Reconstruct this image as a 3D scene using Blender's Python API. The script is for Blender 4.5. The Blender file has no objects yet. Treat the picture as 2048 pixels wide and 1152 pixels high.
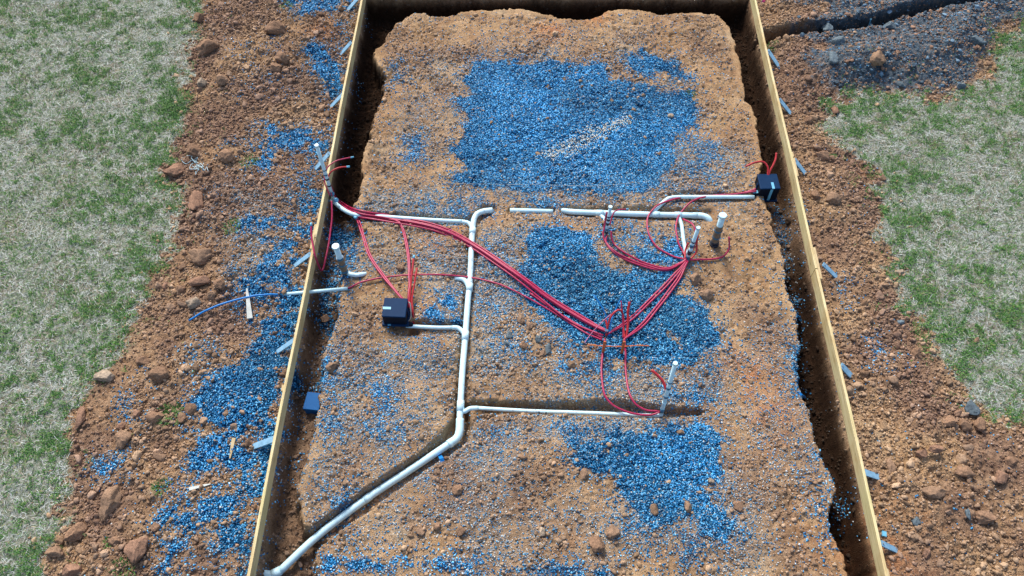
import bpy, math, random
import numpy as np
from mathutils import Vector
random.seed(7)
rng = np.random.default_rng(11)
S = bpy.context.scene
COL = S.collection
# ------------------------------------------------------------------ camera
H = 11.0
FPX = 1650.0
NAD = math.atan2(2501.0, FPX)          # pitch below the horizon
ct, st = math.cos(NAD), math.sin(NAD)
cd = bpy.data.cameras.new('camera'); cam = bpy.data.objects.new('camera', cd); COL.objects.link(cam)
cam.location = (0, 0, H); cam.rotation_euler = (math.pi/2 - NAD, 0, 0)
cd.sensor_width = 36; cd.lens = 36*FPX/2048; cd.clip_end = 3000; cd.clip_start = .05
S.camera = cam
# ------------------------------------------------------------------ light
SUN_EL, SUN_AZ = 47, -22               # azimuth from +Y (far side), negative = to the left
w = bpy.data.worlds.new('World'); S.world = w; w.use_nodes = True
nt = w.node_tree; bg = nt.nodes['Background']
sky = nt.nodes.new('ShaderNodeTexSky'); sky.sky_type = 'NISHITA'; sky.sun_disc = False
sky.sun_elevation = math.radians(SUN_EL); sky.sun_rotation = math.radians(SUN_AZ)
sky.air_density = 1.0; sky.dust_density = 3.0
nt.links.new(sky.outputs[0], bg.inputs[0]); bg.inputs[1].default_value = .112
ld = bpy.data.lights.new('sun', 'SUN'); ld.energy = 2.0; ld.angle = math.radians(13); ld.color = (1, .94, .85)
sun = bpy.data.objects.new('sun', ld); COL.objects.link(sun)
a, e = math.radians(SUN_AZ), math.radians(SUN_EL)
sd = Vector((math.sin(a)*math.cos(e), math.cos(a)*math.cos(e), math.sin(e)))
sun.rotation_euler = sd.to_track_quat('Z', 'Y').to_euler()
S.view_settings.view_transform = 'Standard'; S.view_settings.look = 'None'
S.view_settings.exposure = 0.88; S.view_settings.gamma = 1
# ------------------------------------------------------------------ helpers: pixels of the photo -> points of the place
def P(u, v, z=0.0):
    dx = (u-1024)/FPX; dy = (576-v)/FPX
    X = dx; Y = ct + dy*st; Z = -st + dy*ct
    t = (z-H)/Z
    return Vector((X*t, Y*t, z))
def Pn(pts):                            # many, on z = 0
    return np.array([P(u, v)[:2] for u, v in pts], dtype=np.float32)
def mpp(v):                             # metres per photo pixel on the ground at row v
    return H/(st+(v-576)/FPX*ct)/FPX
# ------------------------------------------------------------------ noise
LT = rng.random((256, 256)).astype(np.float32)
def vnoise(x, y):
    xi = np.floor(x).astype(np.int32); yi = np.floor(y).astype(np.int32)
    fx = (x-xi).astype(np.float32); fy = (y-yi).astype(np.float32)
    fx = fx*fx*(3-2*fx); fy = fy*fy*(3-2*fy)
    x0, x1, y0, y1 = xi & 255, (xi+1) & 255, yi & 255, (yi+1) & 255
    return (LT[y0, x0]*(1-fx)+LT[y0, x1]*fx)*(1-fy)+(LT[y1, x0]*(1-fx)+LT[y1, x1]*fx)*fy
def fbm(x, y, scale, octv=4, seed=0, gain=.5):
    s = 0; amp = 1; tot = 0
    ca, sa = math.cos(.6), math.sin(.6)
    x = x/scale+seed*17.3+500; y = y/scale+seed*9.7+500
    for i in range(octv):
        s = s+amp*vnoise(x, y); tot += amp; amp *= gain
        x, y = (x*ca-y*sa)*2.03+31.7, (x*sa+y*ca)*2.03+11.1
    return s/tot                         # 0..1 mean .5
def sstep(a, b, x):
    t = np.clip((x-a)/(b-a), 0, 1); return t*t*(3-2*t)
# ------------------------------------------------------------------ the ground grid
STEP = .02
fx0, fx1, fy0, fy1 = -12.0, 12.0, 1.6, 15.6
def axis(a0, a1):
    core = np.arange(a0, a1+STEP/2, STEP)
    g = []; d = STEP; p = 0
    while p < 900: d *= 1.16; p += d; g.append(p)
    g = np.array(g)
    return np.concatenate([a0-g[::-1], core, a1+g]), len(g)
gx, nxp = axis(fx0, fx1); gy, nyp = axis(fy0, fy1)
GX, GY = np.meshgrid(gx.astype(np.float32), gy.astype(np.float32))
NX, NY = len(gx), len(gy)
def sdf(poly, X=None, Y=None, margin=.8):   # signed distance, + inside; only near the polygon, else -margin
    X = GX if X is None else X; Y = GY if Y is None else Y
    p = poly; out = np.full(X.shape, -margin, np.float32)
    m = (X > p[:, 0].min()-margin) & (X < p[:, 0].max()+margin) & (Y > p[:, 1].min()-margin) & (Y < p[:, 1].max()+margin)
    x = X[m]; y = Y[m]
    if x.size == 0: return out
    d2 = np.full(x.shape, 1e9, np.float32); ins = np.zeros(x.shape, bool)
    for i in range(len(p)):
        x0, y0 = p[i]; x1, y1 = p[(i+1) % len(p)]
        ex, ey = x1-x0, y1-y0
        t = np.clip(((x-x0)*ex+(y-y0)*ey)/max(ex*ex+ey*ey, 1e-9), 0, 1)
        d2 = np.minimum(d2, (x-x0-t*ex)**2+(y-y0-t*ey)**2)
        if y1 != y0:
            c = ((y0 > y) != (y1 > y)) & (x < ex*(y-y0)/(y1-y0)+x0)
            ins ^= c
    d = np.sqrt(d2); out[m] = np.where(ins, d, -d)
    return out
def linedist(pts, margin=.5):
    p = pts; out = np.full(GX.shape, 9, np.float32)
    m = (GX > p[:, 0].min()-margin) & (GX < p[:, 0].max()+margin) & (GY > p[:, 1].min()-margin) & (GY < p[:, 1].max()+margin)
    x = GX[m]; y = GY[m]; d2 = np.full(x.shape, 81, np.float32)
    for i in range(len(p)-1):
        x0, y0 = p[i]; x1, y1 = p[i+1]; ex, ey = x1-x0, y1-y0
        t = np.clip(((x-x0)*ex+(y-y0)*ey)/max(ex*ex+ey*ey, 1e-9), 0, 1)
        d2 = np.minimum(d2, (x-x0-t*ex)**2+(y-y0-t*ey)**2)
    out[m] = np.sqrt(d2); return out
n_l = fbm(GX, GY, 1.2, 4, 1); n_m = fbm(GX, GY, .35, 4, 2); n_s = fbm(GX, GY, .09, 3, 3); n_t = fbm(GX, GY, .05, 2, 4)
wob = (n_m-.5)*.34+(n_s-.5)*.20
# board lines (inner foot of each form board)
def lerp(tab, v):
    vs = [t[0] for t in tab]; return float(np.interp(v, vs, [t[1] for t in tab]))
LB = [P(u, v) for u, v in ((732, 0), (511, 1152))]; RB = [P(u, v) for u, v in ((1499, 0), (1756, 1152))]
def ext(pa, pb, y): t = (y-pa.y)/(pb.y-pa.y); return pa.x+(pb.x-pa.x)*t
YT = P(1100, -4).y                                     # far trench, far wall
outer = np.array([(ext(*LB, -1), -1), (ext(*LB, YT), YT), (ext(*RB, YT), YT), (ext(*RB, -1), -1)], np.float32)
pad_px = [(800,34),(830,22),(870,27),(930,24),(1000,22),(1060,27),(1110,33),(1180,36),(1240,20),(1340,26),(1440,30),
 (1460,80),(1470,120),(1482,170),(1500,215),(1510,270),(1517,310),(1512,345),(1520,400),(1545,440),(1555,490),(1565,540),(1575,590),
 (1590,680),(1600,770),(1617,830),(1625,870),(1647,940),(1656,990),(1662,1060),(1682,1110),(1692,1210),(640,1210),(628,1110),
 (632,1090),(650,1075),(612,1050),(608,1000),(612,960),(635,900),(640,850),(645,790),(655,740),(660,690),(675,610),(690,570),(697,530),(700,495),(722,478),
 (722,440),(718,415),(725,395),(722,370),(730,330),(738,270),(742,235),(758,190),(768,150),(757,130),(765,75)]
s_out = sdf(outer, margin=2.0); s_pad = sdf(Pn(pad_px), margin=2.0)
s_pad_w = s_pad+(fbm(GX, GY, .55, 4, 71)-.5)*.34+wob*.25
Z = (n_l-.5)*.05
inside = s_out > 0
# floor depth of the footing trench
fl = -.56+(n_m-.5)*.10+(n_s-.5)*.03
for (u, v, r, up) in ((1548,430,.6,.28),(690,470,.75,.22),(690,560,.6,.24),(650,700,.9,.16),(640,820,.8,.14),(615,900,.6,.16),(600,980,.7,.16),(600,1100,.9,.20),(740,430,.3,.15)):
    c = P(u, v); fl = fl+up*np.exp(-((GX-c.x)**2+(GY-c.y)**2)/r**2)
t_in = sstep(.0, .12, -s_pad_w+(n_t-.5)*.05)                       # pad -> trench
t_out = sstep(-.03, .09, s_out+wob*.20)            # outside -> trench
trench = np.where(s_pad_w < .02, t_in*t_out, 0)
near = GY < P(1024,1136).y+.06
# spoil banks outside
sL_px = [(405,-150),(405,0),(388,60),(385,110),(375,180),(366,260),(345,310),(338,350),(360,400),(346,450),(338,500),(312,560),(300,600),(262,650),(242,700),(200,750),(172,790),(150,830),(168,880),(152,930),(140,980),(130,1050),(98,1090),(120,1152),(120,1600),(-3000,1600),(-3000,-150)]
sR_px = [(2400,840),(2048,838),(1960,832),(1930,800),(1890,730),(1850,680),(1802,610),(1790,540),(1760,470),(1758,400),(1740,345),(1690,305),(1652,252),(1660,205),(1700,190),(1800,188),(1900,192),(1972,150),(1995,75),(2060,45),(2600,20),(2600,840)]
shale_px = [(1545,-60),(1560,-10),(1640,30),(1580,72),(1640,100),(1625,150),(1700,188),(1800,186),(1900,190),(1968,150),(1990,70),(2080,40),(2300,-60)]
s_sl = sdf(Pn(sL_px), margin=4); s_sr = sdf(Pn(sR_px), margin=4); s_sh = sdf(Pn(shale_px), margin=2)
wb = (n_m-.5)*.75+(n_s-.5)*.45
straw = np.maximum(sstep(-.04, .07, s_sl+wb), sstep(-.04, .07, s_sr+wb))
far_out = (GX < -11.5)|(GX > 11.5)|(GY > 15.5)|(GY < 1.7)
straw = np.where(((GX < -9)|(GX > 10.5)|(GY > 17)|(GY < .5)) & far_out, 1, straw).astype(np.float32)
shale = sstep(-.15, .2, s_sh+wb*1.2)*(1-straw)
outside = 1-sstep(-.1, .1, s_out)
spoil = outside*(1-straw)
bank = sstep(.0, .9, -s_sl)*sstep(.05, .8, -s_out)*(GX < 0)+sstep(.0, .9, -s_sr)*sstep(.05, .8, -s_out)*(GX > 0)
lump = np.abs(n_m-.5)*2
rough = np.clip((n_l-.35)*2.5, .25, 1)
Z = Z+spoil*(bank*(.10+.22*(n_l-.4))+(n_m-.5)*.20*rough+(n_s-.5)*.11*rough+(n_t-.5)*.055)
Z = Z+straw*((n_m-.5)*.05+(n_s-.5)*.03)
padm = sstep(-.02, .1, s_pad)
rp = np.clip((fbm(GX, GY, .9, 3, 9)-.42)*4, .15, 1)
Z = Z+padm*((n_m-.5)*.08+(n_s-.5)*.060*rp+(n_t-.5)*.038*rp-.035*rp*sstep(.06, .0, np.abs(fbm(GX, GY, .22, 3, 91)-.5)))
Z = Z*(1-trench)+fl*trench+trench*((n_s-.5)*.07+(n_t-.5)*.04)+trench*(1-t_in*t_out)*(n_s-.5)*.05
# pipe trenches cut into the pad
cut_px = [([(916,790),(905,835),(880,872),(842,905),(793,945),(747,981),(703,1014),(655,1046),(600,1060),(560,1152),(600,1152),(640,1092),(700,1046),(762,1002),(832,952),(900,908),(938,882),(945,850),(930,800)], .21, .05),
 ([(930,799),(1010,801),(1100,801),(1280,804),(1360,811),(1428,820),(1400,832),(1330,836),(1100,828),(930,826)], .17, .04),
 ([(822,638),(870,640),(932,640),(934,664),(880,668),(815,664)], .17, .04),
 ([(770,640),(835,645),(840,672),(790,670)], .10, .06),
 ([(680,425),(760,425),(945,433),(955,448),(880,449),(720,442)], .10, .05),
 ([(925,560),(945,556),(952,440),(966,412),(988,410),(984,428),(962,440),(956,560),(945,680),(940,800),(925,870),(906,870),(908,800),(915,740),(920,640)], .11, .04),
 ([(1120,412),(1430,414),(1432,440),(1320,440),(1120,432)], .07, .05),
 ([(1015,414),(1108,416),(1108,428),(1015,426)], .05, .04),
 ([(1330,385),(1510,385),(1510,402),(1345,405)], .06, .04),
 ([(1340,690),(1340,690),(1345,695)], .0, .05)]
for px, dep, soft in cut_px[:-1]:
    sp = sdf(Pn(px), margin=.6)+wob*.22
    k = sstep(-soft*.5, soft, sp)*(1-trench)
    Z = Z-k*(dep+(n_s-.5)*.03)
# low scarp and hollows on the pad
for (u, v, rx, ry, dz) in ((835,740,.75,.18,-.05),(1420,545,.25,.2,-.06),(1060,690,.3,.3,.05),(1200,950,.2,.3,-.02),(880,770,.5,.3,-.03),(1010,930,1.0,.5,.03),(760,850,.6,.4,.03)):
    c = P(u, v); Z = Z+dz*np.exp(-((GX-c.x)/rx)**2-((GY-c.y)/ry)**2)*padm*(1-trench)
def carve(path, r, w0=1.15, w1=.05):
    global Z
    p = np.array([(q.x, q.y, q.z) for q in path], np.float32)
    for i in range(len(p)-1):
        a0, a1 = p[i], p[i+1]; ex, ey = a1[0]-a0[0], a1[1]-a0[1]; mg = .35
        i0, i1 = np.searchsorted(gx, min(a0[0], a1[0])-mg), np.searchsorted(gx, max(a0[0], a1[0])+mg)
        j0, j1 = np.searchsorted(gy, min(a0[1], a1[1])-mg), np.searchsorted(gy, max(a0[1], a1[1])+mg)
        x = GX[j0:j1, i0:i1]; y = GY[j0:j1, i0:i1]
        t = np.clip(((x-a0[0])*ex+(y-a0[1])*ey)/max(ex*ex+ey*ey, 1e-9), 0, 1)
        d = np.hypot(x-a0[0]-t*ex, y-a0[1]-t*ey)+wob[j0:j1, i0:i1]*.06; zt = a0[2]+(a1[2]-a0[2])*t-r*.9
        k = 1-sstep(r*w0, r*w0+w1, d); z = Z[j0:j1, i0:i1]
        Z[j0:j1, i0:i1] = np.where(z > zt, z*(1-k)+zt*k, z)
def PP(pts, z): return [P(p[0], p[1], p[2] if len(p) > 2 else z) for p in pts]
RUNS = dict(
 main=(PP([(985,420,-.02),(962,424,-.02),(949,436),(944,475),(940,560),(936,600),(930,680),(925,740),(922,790),(919,845,-.06)], -.03), .047),
 diag=([P(910,880,-.08), P(820,940,-.12), P(735,996,-.13), P(640,1068,-.16), P(560,1142,-.25)], .052),
 low=(PP([(956,816),(1060,822),(1180,826),(1300,831),(1322,830)], -.06), .028),
 box=(PP([(905,655),(870,655),(812,652)], -.04), .030),
 upl=(PP([(924,443),(860,440),(760,433),(712,430),(685,418),(664,400,-.12)], -.02), .036),
 mid=(PP([(1020,421,-.035),(1062,422,-.03),(1106,423,-.05)], -.05), .043),
 cross=(PP([(1122,421,-.07),(1150,424,-.03),(1205,426),(1300,429),(1395,431)], -.01), .048),
 ris=(PP([(1356,432),(1363,450,-.02),(1367,480,-.02),(1373,510,-.03)], -.01), .034),
 rbox=(PP([(1305,426),(1325,406),(1345,395),(1400,394),(1508,394)], .005), .034))
for k_, (pth, r_) in RUNS.items(): carve(pth[1:] if k_ == 'cross' else pth, r_, 1.1 if k_ not in ('mid',) else .6, .05 if k_ not in ('mid', 'rbox') else .02)
carve([P(919,845,-.06), P(919,862,-.07), P(910,880,-.08)], .055); carve([P(956,816,-.05), P(935,818,-.05), P(922,800,-.05)], .03); carve([P(905,655,-.04), P(922,660,-.04), P(930,690,-.04)], .032); carve([P(910,556,-.035), P(930,560,-.035), P(937,590,-.035)], .036); carve([P(922,440,-.035), P(940,450,-.035), P(944,475,-.035)], .032)
# utility trench at the far right
ut = linedist(Pn([(1530,76),(1600,66),(1680,60),(1760,44),(1830,24),(1920,8),(2100,-20)]), .8)+wob*.3
utk = 1-sstep(.10, .20, ut); utk = utk*(s_out < .1)
Z = Z-utk*.36+((1-sstep(.2, .5, ut))-utk)*.05*(s_out < 0)
shr = linedist(Pn([(1640,150),(1760,120),(1900,95),(2100,60)]), 1.5); shm = sstep(-.25, .6, s_sh)*(1-straw*.7); Z = Z+shm*(1-utk)*(.20*np.exp(-(shr/.55)**2)+.10*(n_m-.5)+.05*(n_s-.5))*(s_out < 0)
Z = np.where(far_out, np.clip(Z, -.05, .05), Z).astype(np.float32)
# ------------------------------------------------------------------ where the crushed stone lies (polygon, cover, softness)
grav_px = [
 ([(945,125),(1000,120),(1060,130),(1098,116),(1150,135),(1200,128),(1218,148),(1250,160),(1290,176),(1330,192),(1355,192),(1385,185),(1394,235),(1372,258),(1342,268),(1352,320),(1322,360),(1290,378),(1230,384),(1150,386),(1080,382),(980,376),(908,362),(932,335),(902,302),(918,288),(932,250),(918,200),(952,188),(925,170)], 1, .10),
 ([(1250,112),(1308,108),(1355,145),(1382,160),(1370,178),(1330,152),(1290,150),(1258,135)], .75, .15),
 ([(1330,110),(1350,110),(1358,140),(1335,140)], .5, .1),
 ([(1345,262),(1440,288),(1435,350),(1335,372)], .38, .3),
 ([(1050,478),(1085,462),(1130,452),(1186,464),(1192,528),(1222,545),(1300,535),(1362,546),(1372,582),(1402,620),(1430,648),(1434,684),(1402,702),(1362,738),(1310,732),(1260,716),(1200,704),(1150,682),(1110,656),(1085,640),(1050,602),(1044,550)], 1, .12),
 ([(1200,458),(1262,456),(1268,484),(1215,486)], .8, .1),([(1278,478),(1360,470),(1362,522),(1280,524)], .85, .15),
 ([(1110,660),(1200,700),(1240,745),(1190,770),(1130,740)], .5, .2),([(1380,600),(1440,650),(1440,700),(1420,740),(1370,740)], .35, .2),
 ([(1385,200),(1395,200),(1400,260),(1385,260)], .4, .1),
 ([(1150,885),(1200,880),(1230,874),(1310,868),(1342,852),(1420,850),(1452,878),(1442,912),(1446,950),(1402,970),(1430,1010),(1456,1050),(1452,1078),(1415,1062),(1380,1036),(1332,1048),(1300,1056),(1280,1022),(1240,986),(1225,955),(1190,936),(1152,926)], 1, .12),
 ([(1240,1040),(1390,1040),(1420,1090),(1370,1145),(1260,1110)], .42, .2),([(1335,782),(1428,776),(1432,806),(1352,800)], .8, .10),
 ([(1110,850),(1230,850),(1230,890),(1150,895)], .45, .2),
 ([(580,-10),(690,-10),(705,22),(642,40),(605,42),(572,20)], .72, .2),([(612,118),(640,108),(692,130),(684,182),(664,200),(650,165),(628,142)], .9, .12),
 ([(530,262),(560,266),(600,260),(636,262),(650,292),(630,330),(600,300),(560,305),(540,345),(508,342),(520,310)], .85, .15),
 ([(604,378),(626,378),(652,395),(640,440),(606,500),(560,520),(522,492),(500,462),(542,440),(592,430)], .8, .2),
 ([(480,560),(590,552),(600,600),(590,650),(560,690),(520,700),(500,650),(470,600)], .75, .2),
 ([(520,640),(585,640),(572,720),(566,800),(545,860),(470,880),(400,850),(384,820),(402,770),(470,735),(512,700)], .95, .2),
 ([(395,870),(470,865),(540,860),(530,960),(515,1050),(490,1110),(440,1105),(420,1060),(370,1062),(335,1050),(345,1000),(385,960)], .82, .22),
 ([(555,490),(620,470),(600,560),(520,560)], .7, .2),([(560,600),(600,600),(560,900),(520,1050),(490,1060),(520,850)], .85, .15),([(575,330),(635,330),(630,400),(590,420)], .45, .2),([(680,40),(705,40),(660,300),(640,300)], .25, .15),
 ([(330,1090),(380,1080),(400,1130),(370,1170),(325,1160)], .6, .2),([(445,1090),(500,1090),(490,1160),(440,1160)], .6, .2),
 ([(180,905),(262,905),(262,955),(190,965)], .55, .15),([(240,800),(270,790),(262,850),(240,850)], .4, .15),([(460,300),(520,280),(540,340),(480,345)], .3, .2),
 ([(250,770),(300,760),(300,860),(250,860)], .2, .2),([(385,700),(440,690),(440,760),(390,760)], .3, .2),
 ([(635,1120),(740,1124),(850,1120),(850,1138),(640,1140)], .62, .09),([(880,1128),(1010,1130),(1180,1138),(1230,1156),(880,1142)], .5, .09),
 ([(780,130),(800,120),(800,160),(782,165)], .5, .1),([(800,270),(845,270),(850,320),(810,320)], .45, .15),([(1140,455),(1160,450),(1170,470),(1150,470)], .5, .1),
 ([(975,560),(1045,560),(1060,640),(990,640)], .35, .2),([(880,590),(925,590),(925,645),(885,650),(850,630)], .65, .12),
 ([(800,680),(870,680),(870,720),(800,715)], .5, .15),([(1350,585),(1362,585),(1362,600),(1350,600)], .5, .1),
 ([(850,398),(985,398),(985,430),(930,440),(850,430)], .45, .2),([(1020,396),(1110,392),(1120,412),(1020,414)], .5, .12),
 ([(640,860),(648,760),(700,750),(690,860)], .5, .2),([(745,770),(780,770),(790,860),(740,860)], .5, .2),
 ([(640,1000),(700,985),(690,1040),(640,1050)], .5, .15),([(955,540),(965,480),(1040,490),(1040,540)], .28, .2),
 ([(645,425),(722,425),(700,560),(648,560)], .55, .1),([(640,560),(690,560),(650,780),(620,780)], .5, .1),([(1556,390),(1590,400),(1600,520),(1560,500)], .3, .15),([(1575,520),(1612,520),(1632,640),(1592,650)], .35, .15),
 ([(1590,770),(1612,770),(1600,690),(1586,700)], .6, .1),([(1612,900),(1650,890),(1670,1060),(1640,1070)], .3, .2),([(1690,680),(1760,670),(1790,720),(1740,740)], .28, .2),
 ([(1700,980),(1760,1000),(1760,1040),(1720,1030)], .25, .2),([(1680,560),(1695,560),(1700,620),(1680,620)], .25, .2),
 ([(960,850),(1040,845),(1040,880),(970,890)], .25, .2),([(985,630),(1060,640),(1060,720),(1000,720)], .3, .2),([(470,100),(560,80),(600,200),(480,200)], .10, .3),
]
thin_px = [   # thin grey fines trodden into the clay
 ([(730,380),(900,380),(1000,400),(1000,440),(740,430)], .55),([(880,340),(1480,340),(1480,410),(900,410)], .38),([(700,480),(935,490),(925,700),(850,640),(830,560),(700,560)], .5),
 ([(945,440),(1050,460),(1040,600),(1100,660),(1130,760),(1350,760),(1430,780),(1350,805),(935,800)], .5),([(660,690),(910,690),(910,820),(840,900),(640,860)], .42),
 ([(700,850),(900,860),(700,1010),(620,1050),(640,900)], .28),([(920,830),(1320,835),(1200,880),(1050,890),(930,980),(760,1060),(640,1110),(780,1010)], .42),
 ([(1200,440),(1400,450),(1380,540),(1200,540)], .3),([(960,980),(1480,980),(1480,1130),(960,1130)], .28),([(1430,700),(1590,690),(1650,980),(1440,900)], .18),([(830,130),(930,100),(900,380),(750,380)], .16),
 ([(450,400),(620,380),(560,560),(480,560)], .3),([(950,60),(1300,60),(1240,120),(950,115)], .12),([(1350,270),(1500,300),(1500,340),(1350,340)], .4)]
G = np.zeros(GX.shape, np.float32)
for px, lev, soft in grav_px:
    s = sdf(Pn(px), margin=.8)+((n_m-.5)*.75+(n_s-.5)*.3)*(.25+soft)
    G = np.maximum(G, lev*np.maximum(sstep(-soft-.04, soft*.8, s), .30*sstep(-.34, -.02, s)))
F = np.zeros(GX.shape, np.float32)
for px, lev in thin_px:
    F = np.maximum(F, lev*sstep(-.4, .3, sdf(Pn(px), margin=1)+(n_l-.5)*1.1))
holes = sstep(.60, .72, fbm(GX, GY, .28, 4, 21))
G = np.where(G < .9, G*(1-.75*holes), G*(1-.35*sstep(.7,.8,fbm(GX, GY, .28, 4, 21))))
G = np.where(G < .85, G*np.clip(fbm(GX, GY, .22, 3, 22)*3.8-.7, .12, 1.4), G)
G = np.clip(G+padm*.025+spoil*.015*(n_l > .5), 0, 1)*(1-straw)
F = F*np.clip(fbm(GX, GY, .35, 3, 23)*3.0-.45, .1, 1.2)
Z = Z+(G > .6)*(n_t-.5)*.012
def sample(A, x, y):
    i = np.clip(((x-fx0)/STEP).astype(np.int32)+nxp, 0, NX-2); j = np.clip(((y-fy0)/STEP).astype(np.int32)+nyp, 0, NY-2)
    a = (x-gx[i])/(gx[i+1]-gx[i]); b = (y-gy[j])/(gy[j+1]-gy[j])
    a = np.clip(a, 0, 1); b = np.clip(b, 0, 1)
    return (A[j, i]*(1-a)+A[j, i+1]*a)*(1-b)+(A[j+1, i]*(1-a)+A[j+1, i+1]*a)*b
def hz(x, y): return float(sample(Z, np.array([x]), np.array([y]))[0])
def Gp(u, v, dz=0.0):                    # the point of the ground seen at pixel u,v, lifted by dz
    p = P(u, v, dz)
    for _ in range(6): p = P(u, v, .5*p.z+.5*(hz(p.x, p.y)+dz))
    return p
# ------------------------------------------------------------------ materials
def mat(name): m = bpy.data.materials.new(name); m.use_nodes = True; return m, m.node_tree, m.node_tree.nodes['Principled BSDF']
def N(nt, t, **kw):
    n = nt.nodes.new(t)
    for k, v in kw.items(): setattr(n, k, v)
    return n
def noise_node(nt, scale, detail=4, rough=.6):
    tc = nt.nodes.get('TC') or N(nt, 'ShaderNodeTexCoord', name='TC')
    n = N(nt, 'ShaderNodeTexNoise'); n.inputs['Scale'].default_value = scale; n.inputs['Detail'].default_value = detail; n.inputs['Roughness'].default_value = rough
    nt.links.new(tc.outputs['Object'], n.inputs['Vector']); return n
def ramp(nt, src, stops):
    r = N(nt, 'ShaderNodeValToRGB'); el = r.color_ramp.elements
    while len(el) < len(stops): el.new(.5)
    for e_, (p, c) in zip(el, stops): e_.position = p; e_.color = (*c, 1)
    nt.links.new(src, r.inputs[0]); return r.outputs[0]
def mix(nt, fac, a_, b_, mode='MIX'):
    m = N(nt, 'ShaderNodeMix', data_type='RGBA', blend_type=mode)
    for s, v in ((m.inputs[0], fac), (m.inputs[6], a_), (m.inputs[7], b_)):
        if isinstance(v, (int, float)): s.default_value = v
        elif isinstance(v, tuple): s.default_value = (*v, 1)
        else: nt.links.new(v, s)
    return m.outputs[2]
def bump(nt, bsdf, src, strength, dist):
    b = N(nt, 'ShaderNodeBump'); b.inputs['Strength'].default_value = strength; b.inputs['Distance'].default_value = dist
    nt.links.new(src, b.inputs['Height']); nt.links.new(b.outputs[0], bsdf.inputs['Normal'])
def simple(name, c1, c2=None, scale=8, rough=.6, bs=0, spec=.4, bd=.004):
    m, nt, b = mat(name); c2 = c2 or tuple(x*.75 for x in c1)
    n = noise_node(nt, scale, 5); nt.links.new(ramp(nt, n.outputs[0], [(.35, c1), (.68, c2)]), b.inputs['Base Color'])
    b.inputs['Roughness'].default_value = rough; b.inputs['Specular IOR Level'].default_value = spec
    if bs: bump(nt, b, noise_node(nt, scale*8, 4).outputs[0], bs, bd)
    return m
SOIL_A, SOIL_B, SOIL_C = (.42, .27, .15), (.30, .18, .095), (.52, .37, .23)
RED_A, RED_B = (.255, .160, .110), (.145, .087, .060)
BLUE_BASE = (.010, .065, .15)
m_ground, nt, b = mat('ground_clay')
z1 = N(nt, 'ShaderNodeVertexColor', layer_name='zone'); z2 = N(nt, 'ShaderNodeVertexColor', layer_name='zone2')
s1 = N(nt, 'ShaderNodeSeparateColor'); nt.links.new(z1.outputs[0], s1.inputs[0]); s2 = N(nt, 'ShaderNodeSeparateColor'); nt.links.new(z2.outputs[0], s2.inputs[0])
nb, nm_, nf = noise_node(nt, 1.1, 5, .65), noise_node(nt, 7, 6, .7), noise_node(nt, 55, 4, .7)
soil = ramp(nt, nb.outputs[0], [(.34, SOIL_B), (.43, (.40,.235,.135)), (.5, SOIL_A), (.56, (.54,.36,.22)), (.66, (.48,.38,.27))])
soil = mix(nt, .45, soil, ramp(nt, nm_.outputs[0], [(.36, (.21,.125,.068)), (.5, SOIL_A), (.64, (.54,.39,.245))]))
red = ramp(nt, nm_.outputs[0], [(.34, RED_B), (.5, RED_A), (.68, (.35, .24, .175))])
soil = mix(nt, s2.outputs[0], soil, red)
orange = ramp(nt, nm_.outputs[0], [(.4, (.42,.17,.075)), (.6, (.5,.27,.13))]); soil = mix(nt, s2.outputs[2], soil, orange)
fines = ramp(nt, nf.outputs[0], [(.38, (.09,.12,.15)), (.5, (.26,.27,.28)), (.64, (.5,.5,.48))]); soil = mix(nt, s2.outputs[1], soil, fines)
soil = mix(nt, .8, soil, ramp(nt, nf.outputs[0], [(.34, (.35,.33,.32)), (.47, (.95,.95,.95)), (.6, (1.05,1.05,1.05)), (.7, (1.4,1.4,1.4))]), 'MULTIPLY')
soil = mix(nt, 1.0, soil, (1.08,1.07,1.0), 'MULTIPLY')
sh = ramp(nt, nm_.outputs[0], [(.3, (.035,.055,.075)), (.52, (.10,.135,.165)), (.58,(.19,.19,.19)), (.66, (.28,.20,.145))]); soil = mix(nt, s1.outputs[1], soil, sh)
soil = mix(nt, s1.outputs[2], soil, BLUE_BASE)
ns = noise_node(nt, 22, 6, .75); nn = noise_node(nt, 1.6, 5, .7)
stc = ramp(nt, ns.outputs[0], [(.30, (.05,.08,.03)), (.44, (.18,.21,.14)), (.56, (.34,.36,.31)), (.7, (.50,.51,.46))])
stc = mix(nt, ramp(nt, nn.outputs[0], [(.5, (0,0,0)), (.62, (.65,.65,.65))]), stc, ramp(nt, ns.outputs[0], [(.35, (.12,.09,.06)), (.65, (.30,.255,.19))]))
soil = mix(nt, s1.outputs[0], soil, stc)
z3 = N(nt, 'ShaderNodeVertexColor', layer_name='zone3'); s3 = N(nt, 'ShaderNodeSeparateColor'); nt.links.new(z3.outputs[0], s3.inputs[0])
soil = mix(nt, s3.outputs[0], soil, mix(nt, 1.0, soil, (.10,.078,.064), 'MULTIPLY'))   # moist clay and painted-in shade darken the dug trenches
nt.links.new(soil, b.inputs['Base Color']); b.inputs['Roughness'].default_value = .95; b.inputs['Specular IOR Level'].default_value = .12
bump(nt, b, nf.outputs[0], 1.0, .03)
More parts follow.
